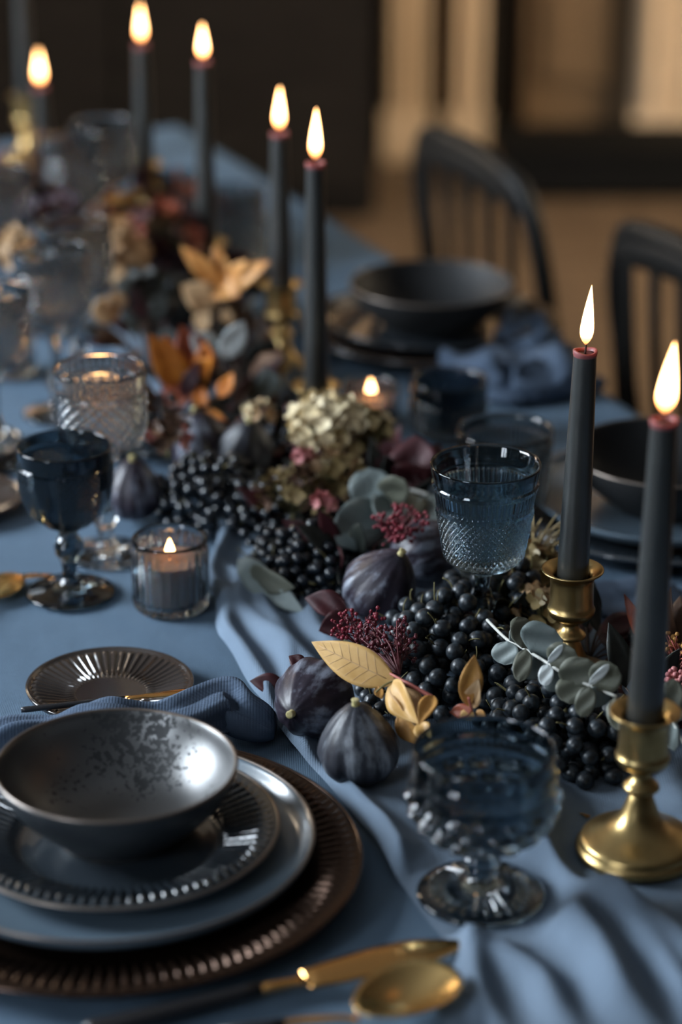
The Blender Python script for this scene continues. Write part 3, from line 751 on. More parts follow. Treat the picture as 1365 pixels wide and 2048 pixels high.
mk('neck', *sweep_flat(nk, [.0034 - .0012*math.sin(PI*min(1, k/8)) for k in range(len(nk))], .0018), M['copper'], spn, world=True)
mk('handle', *sweep_flat([lerp(se, sd, .35), lerp(se, sd, .7), sd, sd + (sd-se)*.6], [.0036,.004,.0045,.003], .0032), M['black_handle'], spn, world=True)
# butter knife across the side plate
ba = P(42, 1420, .013); bb = P(250, 1397, .0165); bt = P(418, 1378, .018)
bk = thing('butter_knife', 'small butter knife with black handle and gold blade lying across the side plate', 'knife', (ba+bt)/2)
mk('handle', *sweep_flat([lerp(ba, bb, t) for t in (0,.04,.5,.95,1)], [.0015,.0028,.0026,.0022,.002], .0022), M['black_handle'], bk, world=True)
mk('blade', *sweep_flat([lerp(bb, bt, t) for t in (0,.1,.2,.4,.7,.92,1)], [.0026,.0032,.0026,.0048,.0056,.0050,.0022], [.0018,.0016,.0016,.0012,.001,.001,.0008]), M['copper'], bk, world=True)
# cutlery at the left edge
pa = P(-14, 1180, .010)
ls = thing('table_spoon', 'gold spoon cut off by the left edge beside the dark goblet foot', 'spoon', pa)
ax2 = (P(20, 1155, .01) - P(-50, 1215, .01)); ax2.z = 0; L2 = ax2.length; ax2.normalize(); sd2 = Vector((ax2.y, -ax2.x, 0))
V2 = []
for layer in (0, 1):
    for j in range(nv+1):
        q = j/nv
        for i in range(nu):
            a = 2*PI*i/nu
            V2.append(P(2, 1172, .006) + ax2*math.cos(a)*.029*q + sd2*math.sin(a)*.018*q + Vector((0, 0, .0075*(1-q*q) + .001*(1-2*layer)*.5)))
mk('spoon_bowl', V2, F_, M['gold'], ls, world=True)
e0 = P(2, 1172, .006) - ax2*.028
mk('handle', *sweep_flat([e0, e0-ax2*.03, e0-ax2*.12], [.003,.0022,.0035], .002), M['gold'], ls, world=True)
fk = thing('table_knife', 'blurred dark-handled knife pointing at the foot of the dark goblet', 'knife', P(60, 1152, .004))
mk('handle', *sweep_flat([P(-90, 1160, .005), P(20, 1154, .005)], [.004, .004], .003), M['black_handle'], fk, world=True)
mk('blade', *sweep_flat([P(20, 1154, .005), P(70, 1151, .005), P(106, 1150, .005)], [.005,.0055,.001], .001), M['copper'], fk, world=True)

# ------------------------------------------------------------------ napkins
def napkin(pxs, wid, hgt, label, seed, taper_=(.5,.6), nfold=5, group=None):
    ctr = spline([P(x_, y_, z_) for x_, y_, z_ in pxs], 16); nseg = len(ctr); nc = 40; V_ = []; rows_ = []
    for i, c in enumerate(ctr):
        t = i/(nseg-1); d = (ctr[min(i+1, nseg-1)]-ctr[max(i-1, 0)]).normalized(); s = Vector((d.y, -d.x, 0)).normalized()
        e = min(1, (t/.12)) if t < .12 else min(1, (1-t)/.16); e = taper_[0] + (1-taper_[0])*math.sin(e*PI/2)
        wmul = e*(1 + .22*noise.noise(Vector((t*4, seed, 0)))); hm = e*(1 + .55*noise.noise(Vector((t*5+3, seed, 1))))
        row = []
        for k in range(nc):
            a = 2*PI*k/nc; x_ = math.cos(a); y_ = math.sin(a)
            w1 = .16*math.sin(nfold*a + 3*noise.noise(Vector((t*5, seed, 4))) + 2*t*3) + .10*noise.noise(Vector((x_*3, y_*3, t*9+seed))) + .08*math.sin(11*a + 9*t)
            rr_ = 1 + w1
            yy = max(y_*hgt*hm*rr_, 0) if y_ > 0 else y_*.001
            row.append(len(V_)); V_.append(c + s*x_*wid*wmul*rr_ + Vector((0, 0, yy + .002)))
        rows_.append(row)
    F2 = [(a_[k], a_[(k+1) % nc], b_[(k+1) % nc], b_[k]) for a_, b_ in zip(rows_, rows_[1:]) for k in range(nc)]
    F2 += [tuple(rows_[0])[::-1], tuple(rows_[-1])]
    o = mk('napkin', V_, F2, M['napkin']); return tag(o, label, 'napkin', group)
napkin([(-60,1555,.004),(60,1515,.006),(160,1485,.014),(260,1476,.014),(350,1466,.012),(440,1440,.008),(500,1456,.004),(552,1468,.0)], .022, .024, 'crumpled dark blue linen napkin between the bowl and the side plate', 1.3)
napkin([(930,790,0),(1000,772,0),(1080,778,0),(1130,800,0)], .055, .034, 'blue napkin heaped on the table edge beyond the tumblers', 4.1)
napkin([(1010,690,0),(1050,700,0),(1090,730,0)], .04, .028, 'small far blue napkin just beside the far plate stack', 6.7)
napkin([(1180,1190,0),(1260,1230,0),(1380,1240,0),(1450,1220,0)], .05, .014, 'dark blue napkin lying flat behind the nearest candle', 8.2)

# ------------------------------------------------------------------ chairs
def chair(near_al, off, label):
    L_ = .37; hw_ = L_/2
    o = thing('dining_chair', label, 'chair', TA(off, near_al + hw_, -TZ), TROT)   # local y along the table, local x away from it
    top = .815; m_ = M['chair']
    pts = [( .05, -hw_, .45), (.035, -hw_, .62), (.02, -hw_+.004, top-.10), (.01, -hw_+.03, top-.03), (.0, -hw_+.08, top-.004), (0, 0, top+.004), (0, hw_-.08, top-.004), (.01, hw_-.03, top-.03), (.02, hw_-.004, top-.10), (.035, hw_, .62), (.05, hw_, .45)]
    mk('back_frame', *tube(spline(pts, 6), .0135, 10), m_, o)
    for k in range(5):
        y_ = -hw_ + L_*(k+1)/6
        mk('slat', *sweep_flat(spline([(.03, y_*.8, .46), (.012, y_, .62), (.0, y_*1.06, top)], 6), [.011]*13, .005, up=Vector((1,0,0))), m_, o)
    mk('crest_rail', *sweep_flat(spline([(.004, -hw_+.03, top-.035), (-.004, 0, top-.018), (.004, hw_-.03, top-.035)], 8), [.022]*17, .008, up=Vector((1,0,0))), m_, o)
    seat = [(x_, y_) for x_, y_ in ((.06,-hw_),(.06,hw_),(-.30,hw_+.02),(-.36,hw_-.03),(-.36,-hw_+.03),(-.30,-hw_-.02))]
    V_ = [(x_, y_, .43) for x_, y_ in seat] + [(x_, y_, .46) for x_, y_ in seat]; nn = len(seat)
    mk('seat', V_, [tuple(range(nn))[::-1], tuple(range(nn, 2*nn))] + [(i, (i+1) % nn, nn+(i+1) % nn, nn+i) for i in range(nn)], m_, o, False)
    for sy in (-1, 1):
        mk('leg', *tube([(.05, sy*(hw_-.01), .45), (.07, sy*hw_, .2), (.10, sy*(hw_+.01), 0)], .014, 8), m_, o)
        mk('leg', *tube([(-.30, sy*(hw_-.02), .44), (-.32, sy*(hw_-.01), 0)], [.016, .012], 8), m_, o)
    mk('stretcher', *tube([(-.31, -hw_, .2), (-.31, hw_, .2)], .009, 8), m_, o); mk('stretcher', *tube([(.07, -hw_, .24), (.07, hw_, .24)], .009, 8), m_, o)
chair(2.66, 1.385, 'black slatted wooden chair beside the beige pilasters')
chair(2.12, 1.40, 'black slatted wooden chair cut off by the right edge of the photo')

# ------------------------------------------------------------------ fruit
def fig_mesh(r_, elong=1.08, seed=0):
    prof = []
    n_ = 26
    for k in range(n_+1):
        a = -PI/2 + PI*k/n_; z = math.sin(a); q = math.cos(a)
        if z > 0: q = q*(1 - .30*z**1.2) + .0; z2 = z*elong*1.22 
        else: z2 = z*.88
        prof.append((max(q, .0)*r_ if 0 < k < n_ else 0, z2*r_))
    def mod(i, q, z, t):
        w_ = 1 + .022*math.sin(7*t+seed) + .018*math.sin(13*t + 2*seed) + .03*noise.noise(Vector((math.cos(t)*1.5, math.sin(t)*1.5, z*30+seed)))
        return q*w_, z
    return lathe(prof, 72, mod)
def fig(pos, r_, dirv, label, m_, seed):
    o = thing('fig', label, 'fig', pos)
    q = Vector(dirv).normalized().to_track_quat('Z', 'Y').to_matrix().to_4x4()
    mk('fig_body', *xf(fig_mesh(r_, seed=seed), Matrix.Identity(4)), m_, o).matrix_local = q
    top = r_*1.30
    v_, f_ = lathe([(0, top-.009), (r_*.26, top-.0085), (r_*.15, top-.004), (.0032, top-.001), (.0024, top+.0025), (.0030, top+.0045), (.0020, top+.0050), (0, top+.0044)], 16)
    mk('stalk', v_, f_, M['fig_stem'], o).matrix_local = q
    return o
def onrow(px, py, z): return P(px, py, z)
fig(P(629, 1399, .030), .0305, (-.39, -.9, .17), 'dark purple fig lying with its stalk towards the camera, left of the upright fig', M['fig'], 1)
fig(P(718, 1500, .0265), .0288, (-.06, -.10, 1), 'grey-bloomed upright fig between the runner edge and the hobnail goblet', M['fig_grey'], 2)
fig(P(758, 1178, .048), .0300, (.42, -.25, .85), 'streaky purple fig leaning right above the burgundy leaf and black berries', M['fig'], 3)
fig(P(845, 1108, .046), .0290, (.9, .3, .35), 'dark fig lying behind the streaky one, under the crimson buds', M['fig'], 4)
fig(P(268, 988, .026), .0265, (.0, -.15, 1), 'blurred dark fig standing alone right of the dark goblet', M['fig'], 5)
fig(P(408, 896, .040), .0290, (-.2, -.1, 1), 'left one of the two blurred figs above the left berry cluster', M['fig'], 6)
fig(P(492, 910, .038), .0290, (.1, -.3, 1), 'right one of the two blurred figs, with blue sheen, above the left berry cluster', M['fig_grey'], 7)

# ------------------------------------------------------------------ berries
BM = {}
def berry_mesh(d, m_):
    k = (round(d, 5), m_.name)
    if k not in BM:
        v_, f_ = sphere(d/2, 14, 9)
        v_ = [(x_, y_, z_ - (.10*d*max(0, 1 - (x_*x_+y_*y_)/(.12*d)**2) if z_ > 0 else 0)) for x_, y_, z_ in v_]
        me = bpy.data.meshes.new('berry'); me.from_pydata(v_, [], f_); me.polygons.foreach_set('use_smooth', [True]*len(me.polygons)); me.materials.append(m_); BM[k] = me
    return BM[k]
def cluster(px, py, sa, sl, sh, d, n, label, m_, zc=0., seed=0, avoid=(), base=.0):
    rnd = random.Random(seed); c = P(px, py, 0); o = thing('berry_cluster', label, 'berry cluster', c + Vector((0,0,.003)))
    pts = []; tries = 0
    while len(pts) < n and tries < 30000:
        tries += 1
        v_ = Vector((rnd.gauss(0,1), rnd.gauss(0,1), abs(rnd.gauss(0,1)))).normalized()
        k = 1 - .55*rnd.random()**2.2 if tries < 22000 else rnd.random()
        lump = 1 + .16*noise.noise(v_*2.3 + Vector((seed, 0, 0)))
        p_ = N*v_.x*sa*k*lump + U*v_.y*sl*k*lump + Vector((0, 0, max(d/2, v_.z*sh*k*lump + zc)))
        if any((p_-q).length < d*.93 for q in pts): continue
        w_ = c + p_
        if (Vector((w_.x, w_.y, 0))-Vector((PT.x, PT.y, 0))).length < .036 and w_.z > TZ + .070: continue
        if any((Vector((w_.x, w_.y, 0))-Vector((a.x, a.y, 0))).length < r_ + d*.5 and w_.z < zt for a, r_, zt in avoid): continue
        pts.append(p_)
    me = berry_mesh(d, m_)
    for p_ in pts:
        b = bpy.data.objects.new('berry', me); C.objects.link(b); b.parent = o; b.location = p_ - Vector((0,0,.0)) + Vector((0,0,base))
        b.rotation_euler = (rnd.uniform(-1.3, 1.3), rnd.uniform(-1.3, 1.3), rnd.random()*6); s = rnd.uniform(.90, 1.06); b.scale = (s, s, s*rnd.uniform(.93, 1.02))
    tw = []
    for p_ in rnd.sample(pts, min(len(pts), 46)):
        if rnd.random() < .75:
            out = Vector((p_.x, p_.y, p_.z+.01)).normalized(); side = Vector((rnd.uniform(-1,1), rnd.uniform(-1,1), rnd.uniform(-.5,1))).normalized()
            a = p_*.80; b = p_ + out*d*.35 + side*d*.55; cc = b + (side + out*.6).normalized()*d*rnd.uniform(.2, .7)
            tw.append(tube(spline([a, b, cc], 3), [.0008,.0007,.0006,.0006,.0005,.0005,.0005], 5))
    tw.append(tube([Vector((0,0,.004)), Vector((0,0,sh*.7))], .002, 6))
    v_, f_ = join(tw); mk('twigs', [q + Vector((0,0,base)) for q in v_], f_, M['twig'], o)
    return o
ca = [(PT, .009, 9), (PG, .046, 9), (PH, .043, 9), (PT, .009, 9), (FB, .031, 9), (FA, .033, 9), (Vector((P(1146,1147,.098).x, P(1146,1147,.098).y, 0)), .022, 9)]
figC = [(P(758,1178,.048), .034, 9)]
cluster(893, 1362, .056, .082, .062, .0140, 170, 'large cluster of big black berries in sharp focus below the blue goblet', M['berry'], 0, 1, ca+figC)
cluster(1128, 1502, .056, .062, .046, .0136, 150, 'cluster of big black berries between the hobnail goblet and the nearest candlestick', M['berry'], 0, 2, ca)
cluster(1030, 1420, .040, .055, .036, .0136, 90, 'low cluster of black berries under the eucalyptus branch, behind the goblet rim', M['berry'], 0, 12, ca)
cluster(990, 1285, .042, .045, .074, .0136, 85, 'black berries heaped around the stem of the blue cut-glass goblet', M['berry'], 0, 15, ca)
cluster(772, 1425, .026, .030, .018, .0120, 26, 'few black berries tucked between the upright fig and the golden leaves', M['berry'], 0, 3, ca)
cluster(618, 1172, .050, .060, .048, .0105, 200, 'blurred cluster of small black berries left of the streaky fig', M['berry_gloss'], 0, 4, figC)
cluster(575, 1070, .050, .050, .052, .0100, 150, 'blurred small berry cluster just behind, between the two middle clusters', M['berry_gloss'], 0, 14)
cluster(430, 1035, .058, .060, .052, .0105, 210, 'blurred cluster of small black berries right of the lone fig', M['berry_gloss'], 0, 5)
cluster(575, 960, .050, .070, .060, .0100, 170, 'blurred berry cluster left of the cream hydrangea', M['berry_gloss'], 0, 6, [(P(492,910,.038), .033, 9)])
cluster(330, 905, .030, .040, .050, .0110, 50, 'small blurred berries behind the lone fig, at the lit goblet', M['berry_gloss'], 0, 8)
cluster(1310, 1330, .03, .04, .03, .0120, 36, 'few black berries hidden behind the nearest taper candle', M['berry'], 0, 9, ca)

# ------------------------------------------------------------------ leaves and flowers
def leafv(a, b, w_, roll=0., curl=.12, fold=.15, shape='leaf', nu=10, nvv=6, wav=.10, seed=0.):
    """solid thin leaf from base a to tip b; width direction faces the camera when roll is 0"""
    a = Vector(a); b = Vector(b); ax_ = b-a; L_ = ax_.length; ax_.normalize()
    s = ax_.cross(VIEW).normalized(); s = Matrix.Rotation(roll, 3, ax_) @ s; n_ = s.cross(ax_)
    if n_.dot(VIEW) > 0: n_ = -n_
    V_ = []; th = .00035
    for side in (1, -1):
        for i in range(nu+1):
            t = i/nu
            if shape == 'round': hw_ = w_*math.sqrt(max(0, 1-(2*t-1)**2))*(1 if t > .1 else .8)
            elif shape == 'strap': hw_ = w_*min(1, math.sin(PI*t)*2.2)
            elif shape == 'drop': hw_ = w_*math.sin(PI*t**.8)**.8 if 0 < t < 1 else 0
            else: hw_ = w_*(math.sin(PI*t**.82)**.9)*(1-.15*t) if 0 < t < 1 else 0
            hw_ = max(hw_, .0002)
            for j in range(nvv+1):
                q = 2*j/nvv-1
                p_ = a + ax_*L_*t + s*hw_*q + n_*(-curl*L_*4*t*(1-t)*-.5 + fold*abs(q)*hw_ + wav*math.sin(q*4+t*9+seed)*hw_)
                V_.append(p_ + n_*th*side)
    F2 = []; m1 = (nu+1)*(nvv+1)
    for i in range(nu):
        for j in range(nvv):
            k = i*(nvv+1)+j; F2.append((k, k+1, k+nvv+2, k+nvv+1)); F2.append((m1+k, m1+k+nvv+1, m1+k+nvv+2, m1+k+1))
    for i in range(nu):
        for j in (0, nvv):
            k = i*(nvv+1)+j; f_ = (k, k+nvv+1, m1+k+nvv+1, m1+k); F2.append(f_ if j == 0 else f_[::-1])
    return V_, F2
def leaf(parent, a, b, w_, m_, **kw): return mk('leaf', *leafv(a, b, w_, **kw), m_, parent, world=True)
def Q(t): return P(*t)
def veins(parent, a, b, w_, m_):
    a = Vector(a); b = Vector(b); ax_ = (b-a); L_ = ax_.length; ax_.normalize(); s = ax_.cross(VIEW).normalized(); n_ = s.cross(ax_)
    if n_.dot(VIEW) > 0: n_ = -n_
    def at(t, q):
        hw_ = w_*(math.sin(PI*t**.82)**.9)*(1-.15*t) if 0 < t < 1 else 0
        return a + ax_*L_*t + s*hw_*q + n_*(.12*.5*L_*4*t*(1-t) + .15*abs(q)*hw_ + .0004)
    parts = [tube([at(k/10, 0) for k in range(1, 10)], .00035, 5)]
    for k in range(2, 9):
        for q in (-1, 1): parts.append(tube([at(k/10, 0), at(k/10+.06, .45*q), at(min(.97, k/10+.10), .85*q)], .00018, 4))
    mk('veins', *join(parts), m_, parent, world=True)

# eucalyptus branch (sharp, in front)
EZ = .074
eb = thing('eucalyptus_branch', 'silver-grey eucalyptus branch lying over the berries towards the nearest candle', 'eucalyptus branch', P(1100, 1340, .03))
nodes = [(975,1240,.066),(1015,1279,.070),(1045,1295,.072),(1096,1326,.074),(1129,1348,.074),(1178,1370,.073),(1234,1393,.070)]
mk('stem', *tube(spline([Q(n_) for n_ in nodes], 5), .0012, 8), M['twig_pale'], eb, world=True)
def EL(bx, by, tx, ty, wpx, m_, zt, roll=0., zb=EZ, **kw):
    a = P(bx, by, zb); b = P(tx, ty, zt); leaf(eb, a, b, wpx*1.15/2700/2, M[m_], roll=roll, shape='round', curl=kw.get('curl', .06), fold=.05, nu=12, nvv=8)
EL(1045,1296,1052,1236,58,'leaf_euc_olive',.086,.3)
EL(1020,1281,1062,1244,34,'leaf_euc',.082,.2)
EL(1015,1282,1010,1330,50,'leaf_euc',.058,.4)
EL(1062,1305,1110,1258,84,'leaf_euc',.094,.1)
EL(1062,1302,1095,1350,72,'leaf_euc',.058,.1)
EL(1052,1298,1040,1364,32,'leaf_euc_olive',.062,.2,.080)
EL(1097,1326,1126,1290,13,'leaf_euc_pale',.094,.2,.078)
EL(1104,1334,1150,1300,62,'leaf_euc_olive',.090,.0)
EL(1096,1328,1090,1372,26,'leaf_euc_pale',.066,.2,.078)
EL(1100,1330,1140,1372,64,'leaf_euc',.058,.2)
EL(1146,1380,1178,1318,74,'leaf_euc_olive',.092,.0,.066)
EL(1150,1352,1140,1408,56,'leaf_euc_olive',.060,.1,.076)
EL(1179,1369,1219,1329,15,'leaf_euc_pale',.094,.2,.079)
EL(1186,1374,1236,1334,56,'leaf_euc_olive',.090,.0)
EL(1180,1372,1164,1434,34,'leaf_euc_olive',.058,.2,.080)
EL(1184,1376,1212,1408,42,'leaf_euc',.058,.1)
EL(1228,1396,1250,1462,40,'leaf_euc_olive',.052,.2,.068)
eb2 = thing('eucalyptus_sprig', 'short eucalyptus sprig with two leaves right of the nearest taper candle', 'eucalyptus sprig', P(1345, 1440, .03))
mk('stem', *tube(spline([P(1300,1340,.06), P(1345,1440,.06), P(1375,1500,.05)], 5), .001, 6), M['twig_pale'], eb2, world=True)
leaf(eb2, P(1343,1440,.06), P(1347,1357,.085), .0085, M['leaf_euc_olive'], shape='round')
leaf(eb2, P(1335,1435,.06), P(1350,1502,.050), .0060, M['leaf_euc'], shape='round')
leaf(eb2, P(1350,1430,.06), P(1395,1390,.075), .0080, M['leaf_euc'], shape='round')
# big blurred eucalyptus leaves behind the figs
eb3 = thing('eucalyptus_sprig', 'blurred sprig of large round pale eucalyptus leaves left of the blue goblet', 'eucalyptus sprig', P(760, 1080, .02))
mk('stem', *tube(spline([P(700,1100,.03), P(745,1020,.055), P(800,980,.06), P(860,990,.06)], 5), .0014, 6), M['twig_pale'], eb3, world=True)
for bx, by, zb, tx, ty, zt, w_, mm in [(745,1020,.055,738,936,.085,.019,'leaf_euc'),(760,1010,.06,676,1090,.045,.021,'leaf_euc'),(790,990,.06,770,1045,.06,.018,'leaf_euc'),(820,985,.06,815,1040,.055,.016,'leaf_euc_olive'),(862,990,.06,868,1048,.05,.015,'leaf_euc'),(770,1000,.06,810,960,.09,.014,'leaf_euc_olive')]:
    leaf(eb3, P(bx,by,zb), P(tx,ty,zt), w_, M[mm], shape='round', curl=.05)
eb4 = thing('eucalyptus_leaf_sprig', 'pale grey leaf lying under the left end of the middle berry cluster', 'leaf', P(540, 1180, .004))
leaf(eb4, P(475,1120,.03), P(610,1225,.012), .014, M['leaf_euc'], shape='drop', roll=.3)
leaf(eb4, P(500,1140,.03), P(590,1175,.03), .012, M['leaf_euc_olive'], shape='drop', roll=.6)

# golden leaves with red twig
gs = thing('autumn_sprig', 'red twig with golden dry leaves in front of the big black berries', 'autumn leaf sprig', P(790, 1400, .02))
mk('stem', *tube(spline([P(735,1322,.066), P(790,1352,.068), P(830,1375,.066), P(868,1396,.062)], 5), [.0010]*8+[.0016]*8, 8), M['twig_red'], gs, world=True)
mk('twig', *tube(spline([P(800,1356,.068), P(770,1370,.064), P(752,1385,.060)], 4), .0007, 6), M['twig'], gs, world=True)
lf = leaf(gs, P(792,1366,.062), P(624,1284,.078), .0150, M['leaf_gold'], nu=16, nvv=8, roll=0, wav=0)
veins(lf, P(792,1366,.062), P(624,1284,.078), .0150, M['leaf_tan'])
leaf(gs, P(786,1362,.066), P(838,1448,.050), .0120, M['leaf_gold'], roll=.5, fold=.45, nu=14)
leaf(gs, P(790,1370,.060), P(834,1456,.044), .0125, M['leaf_tan'], roll=-.7, fold=.3)
leaf(gs, P(868,1392,.066), P(838,1450,.056), .0068, M['leaf_ochre'], roll=.3, fold=.5)
leaf(gs, P(800,1425,.050), P(838,1490,.030), .0095, M['leaf_ochre'], roll=.4)
leaf(gs, P(757,1372,.060), P(765,1398,.050), .0045, M['leaf_ochre'], roll=.6)
leaf(gs, P(842,1445,.052), P(856,1486,.044), .0070, M['leaf_gold'], roll=.2, fold=.4)
gs2 = thing('autumn_sprig', 'upright pair of orange-gold leaves standing among the berries behind the goblet', 'autumn leaf sprig', P(930, 1420, .02))
mk('stem', *tube(spline([P(938,1395,.070), P(942,1412,.062), P(950,1440,.045)], 5), .0009, 6), M['twig_red'], gs2, world=True)
leaf(gs2, P(936,1412,.062), P(950,1310,.096), .0095, M['leaf_ochre'], nu=14, roll=.25, fold=.35, curl=-.15)
leaf(gs2, P(944,1418,.058), P(958,1358,.080), .0070, M['leaf_tan'], roll=-.4, fold=.5)
leaf(gs2, P(945,1420,.058), P(900,1425,.052), .0055, M['leaf_rust'], roll=.2)
leaf(gs2, P(948,1425,.056), P(922,1447,.048), .0065, M['leaf_gold'], roll=.3)
leaf(gs2, P(955,1420,.056), P(975,1445,.050), .0040, M['leaf_ochre'], roll=.3)
# dark red leaves
bl = thing('burgundy_leaf_sprig', 'dark burgundy leaves left of the streaky fig', 'leaf sprig', P(660, 1230, .01))
leaf(bl, P(695,1218,.045), P(610,1196,.050), .0115, M['leaf_burgundy'], roll=.2, nvv=8)
leaf(bl, P(700,1235,.040), P(638,1262,.030), .0120, M['leaf_burgundy'], roll=-.2)
leaf(bl, P(690,1200,.050), P(640,1225,.040), .0110, M['leaf_burgundy'], roll=.1)
mk('stem', *tube([P(695,1218,.045), P(730,1235,.03)], .001, 6), M['twig_red'], bl, world=True)
l1 = mk('fallen_leaf', *leafv(P(570,1372,.012), P(500,1362,.014), .0085, roll=.2), M['leaf_burgundy']); tag(l1, 'small dark brown-red leaf sticking out left of the stalk-forward fig', 'leaf')
l2 = mk('fallen_leaf', *leafv(P(610,1335,.045), P(578,1312,.052), .0065, roll=.2), M['leaf_burgundy']); tag(l2, 'tiny dark leaf on top of the stalk-forward fig', 'leaf')
l3 = mk('petal_crumb', *leafv(P(1160,1628,.003), P(1182,1632,.006), .0026, roll=.5, fold=.5, nu=6, nvv=4), M['leaf_ochre']); tag(l3, 'tiny dried petal fallen on the runner near the nearest candlestick', 'petal')

def bud_sprig(c, rx, rz, n, label, mb, ms, seed, bd=.0028, cat='flower sprig', name='flower_sprig', tall=.6, base=None):
    rnd = random.Random(seed); o = thing(name, label, cat, c)
    root = (Vector(base) - Vector(c)) if base is not None else Vector((0, 0, -rz*1.2)); st_ = []; bs = []
    for k in range(n//5):
        v_ = Vector((rnd.gauss(0,1), rnd.gauss(0,1), rnd.gauss(0,tall))).normalized()*rnd.uniform(.6, 1.)
        tip = Vector((v_.x*rx, v_.y*rx, v_.z*rz)); mid = root*.35 + tip*.45 + Vector((rnd.uniform(-1,1), rnd.uniform(-1,1), rnd.uniform(-1,1)))*rx*.15
        st_.append(tube(spline([root, mid, tip], 3), .0006, 4))
        for q in range(5):
            e = tip + Vector((rnd.uniform(-1,1), rnd.uniform(-1,1), rnd.uniform(-1,1)))*rx*.28; st_.append(tube([lerp(mid, tip, .6), e], .00035, 3)); s_ = bd*rnd.uniform(.3, .55)
            bs.append(sphere(s_, 6, 4, tuple(e)))
    mk('stems', *join(st_), ms, o); b = mk('buds', *join(bs), mb, o); b['kind'] = 'stuff'; return o
bud_sprig(P(775,1292,.070), .022, .022, 170, 'burgundy bud sprig resting on the golden leaf in front', M['bud'], M['twig_wine'], 1, .0036, base=P(800,1350,.066))
bud_sprig(P(718,1256,.062), .020, .012, 110, 'crimson buds in a row below the streaky fig', M['bud_red'], M['twig_wine'], 2, .0034)
bud_sprig(P(798,1046,.085), .020, .015, 130, 'crimson bud sprig on top of the figs left of the blue goblet', M['bud_red'], M['twig_wine'], 3, .0040)
bud_sprig(P(1352,1300,.05), .022, .022, 60, 'rusty dried sprig at the right edge behind the nearest candle', M['leaf_ochre'], M['twig_red'], 4, .004)
bud_sprig(P(1372,1360,.06), .012, .014, 40, 'pale pink buds at the right edge beside the nearest candle', M['petal_pink'], M['twig_red'], 5, .005)

# floret heads
FM = {}
def floret_mesh(m_, r_):
    k = (m_.name, round(r_, 4))
    if k not in FM:
        parts = []
        for q in range(4):
            a = q*PI/2; d = Vector((math.cos(a), math.sin(a), 0)); s = Vector((-math.sin(a), math.cos(a), 0)); V_ = []
            for i in range(5):
                t = i/4; hw_ = r_*.52*math.sin(PI*(.12+.80*t)); 
                for j in (-1, 0, 1): V_.append(d*r_*t + s*hw_*j + Vector((0, 0, r_*(.45*t*t + .10*abs(j)*math.sin(q*2+t*4)))))
            F2 = [(i*3+j, i*3+j+1, i*3+j+4, i*3+j+3) for i in range(4) for j in range(2)]
            V2_ = [v_ - Vector((0,0,.0004)) for v_ in V_]; n0 = len(V_)
            F2 += [tuple(reversed([x_+n0 for x_ in f_])) for f_ in F2]
            parts.append((V_+V2_, F2))
        v_, f_ = join(parts + [sphere(r_*.12, 6, 4)])
        me = bpy.data.meshes.new('floret'); me.from_pydata([tuple(q) for q in v_], [], f_); me.polygons.foreach_set('use_smooth', [True]*len(me.polygons)); me.materials.append(m_); FM[k] = me
    return FM[k]
def hydrangea(c, R_, n, label, mats, seed, fr=.0085, squash=.8, mname='hydrangea_head'):
    rnd = random.Random(seed); o = thing(mname, label, 'dried flower', c)
    pts = []
    tries = 0
    while len(pts) < n and tries < 6000:
        tries += 1
        v_ = Vector((rnd.gauss(0,1), rnd.gauss(0,1), rnd.gauss(0,1))).normalized()
        if v_.z < -.45: continue
        v2 = v_*R_*rnd.uniform(.82, 1.06)
        if any((v2-q).length < fr*.85 for q in pts): continue
        pts.append(v2); m_ = M[rnd.choice(mats)]
        b = bpy.data.objects.new('floret', floret_mesh(m_, fr)); C.objects.link(b); b.parent = o
        b.location = (v2.x, v2.y, v2.z*squash)
        b.rotation_euler = (v_ + Vector((rnd.uniform(-.4,.4), rnd.uniform(-.4,.4), rnd.uniform(-.4,.4)))).to_track_quat('Z', 'Y').to_euler(); s = rnd.uniform(.8, 1.2); b.scale = (s, s, s)
    st_ = [tube([Vector((0,0,-R_*.9)), q*.9], .0006, 4) for q in pts] + [tube([Vector((0,0,-R_*1.6)), Vector((0,0,-R_*.9))], .0015, 6)]
    v_, f_ = join(st_); mk('stems', [Vector((q[0], q[1], q[2]*squash)) for q in v_], f_, M['twig'], o); return o
hydrangea(P(652,848,.088), .030, 46, 'cream dried hydrangea head in front of the third taper', ['petal_cream'], 1, .0095)
hydrangea(P(722,862,.080), .026, 34, 'khaki half of dried hydrangea beside the back votive', ['petal_khaki','petal_cream','petal_khaki'], 2, .009)
hydrangea(P(655,950,.062), .030, 40, 'khaki dried flower head below the cream hydrangea', ['petal_khaki','petal_khaki','petal_tan'], 3, .0075)
hydrangea(P(585,985,.060), .026, 30, 'olive-brown dried flowers above the middle berries', ['petal_khaki','leaf_brown'], 4, .0075)
hydrangea(P(648,1008,.068), .0085, 10, 'small dusty pink dried flower among khaki flowers', ['petal_pink'], 5, .006)
hydrangea(P(607,912,.085), .007, 8, 'tiny salmon pink dried flower left of the khaki head', ['petal_pink'], 6, .006)
hydrangea(P(1066,1140,.050), .024, 34, 'golden dried hydrangea just left of the hidden-foot candlestick', ['petal_khaki','petal_tan'], 7, .0085)
hydrangea(P(1085,1215,.045), .020, 24, 'lower golden dried flower head touching the brass stem', ['petal_khaki','petal_tan'], 8, .008)
hydrangea(P(232,505,.10), .034, 34, 'blurred tan dried flower head below the second candle from the left', ['petal_tan','leaf_tan'], 9, .012)
hydrangea(P(28,505,.11), .026, 26, 'blurred peach flower head at the left edge above the goblets', ['leaf_tan','petal_tan'], 10, .011)
hydrangea(P(105,425,.12), .030, 30, 'blurred mauve flower head on the far left of the garland', ['bud_pale','leaf_burgundy','leaf_burgundy'], 11, .011)
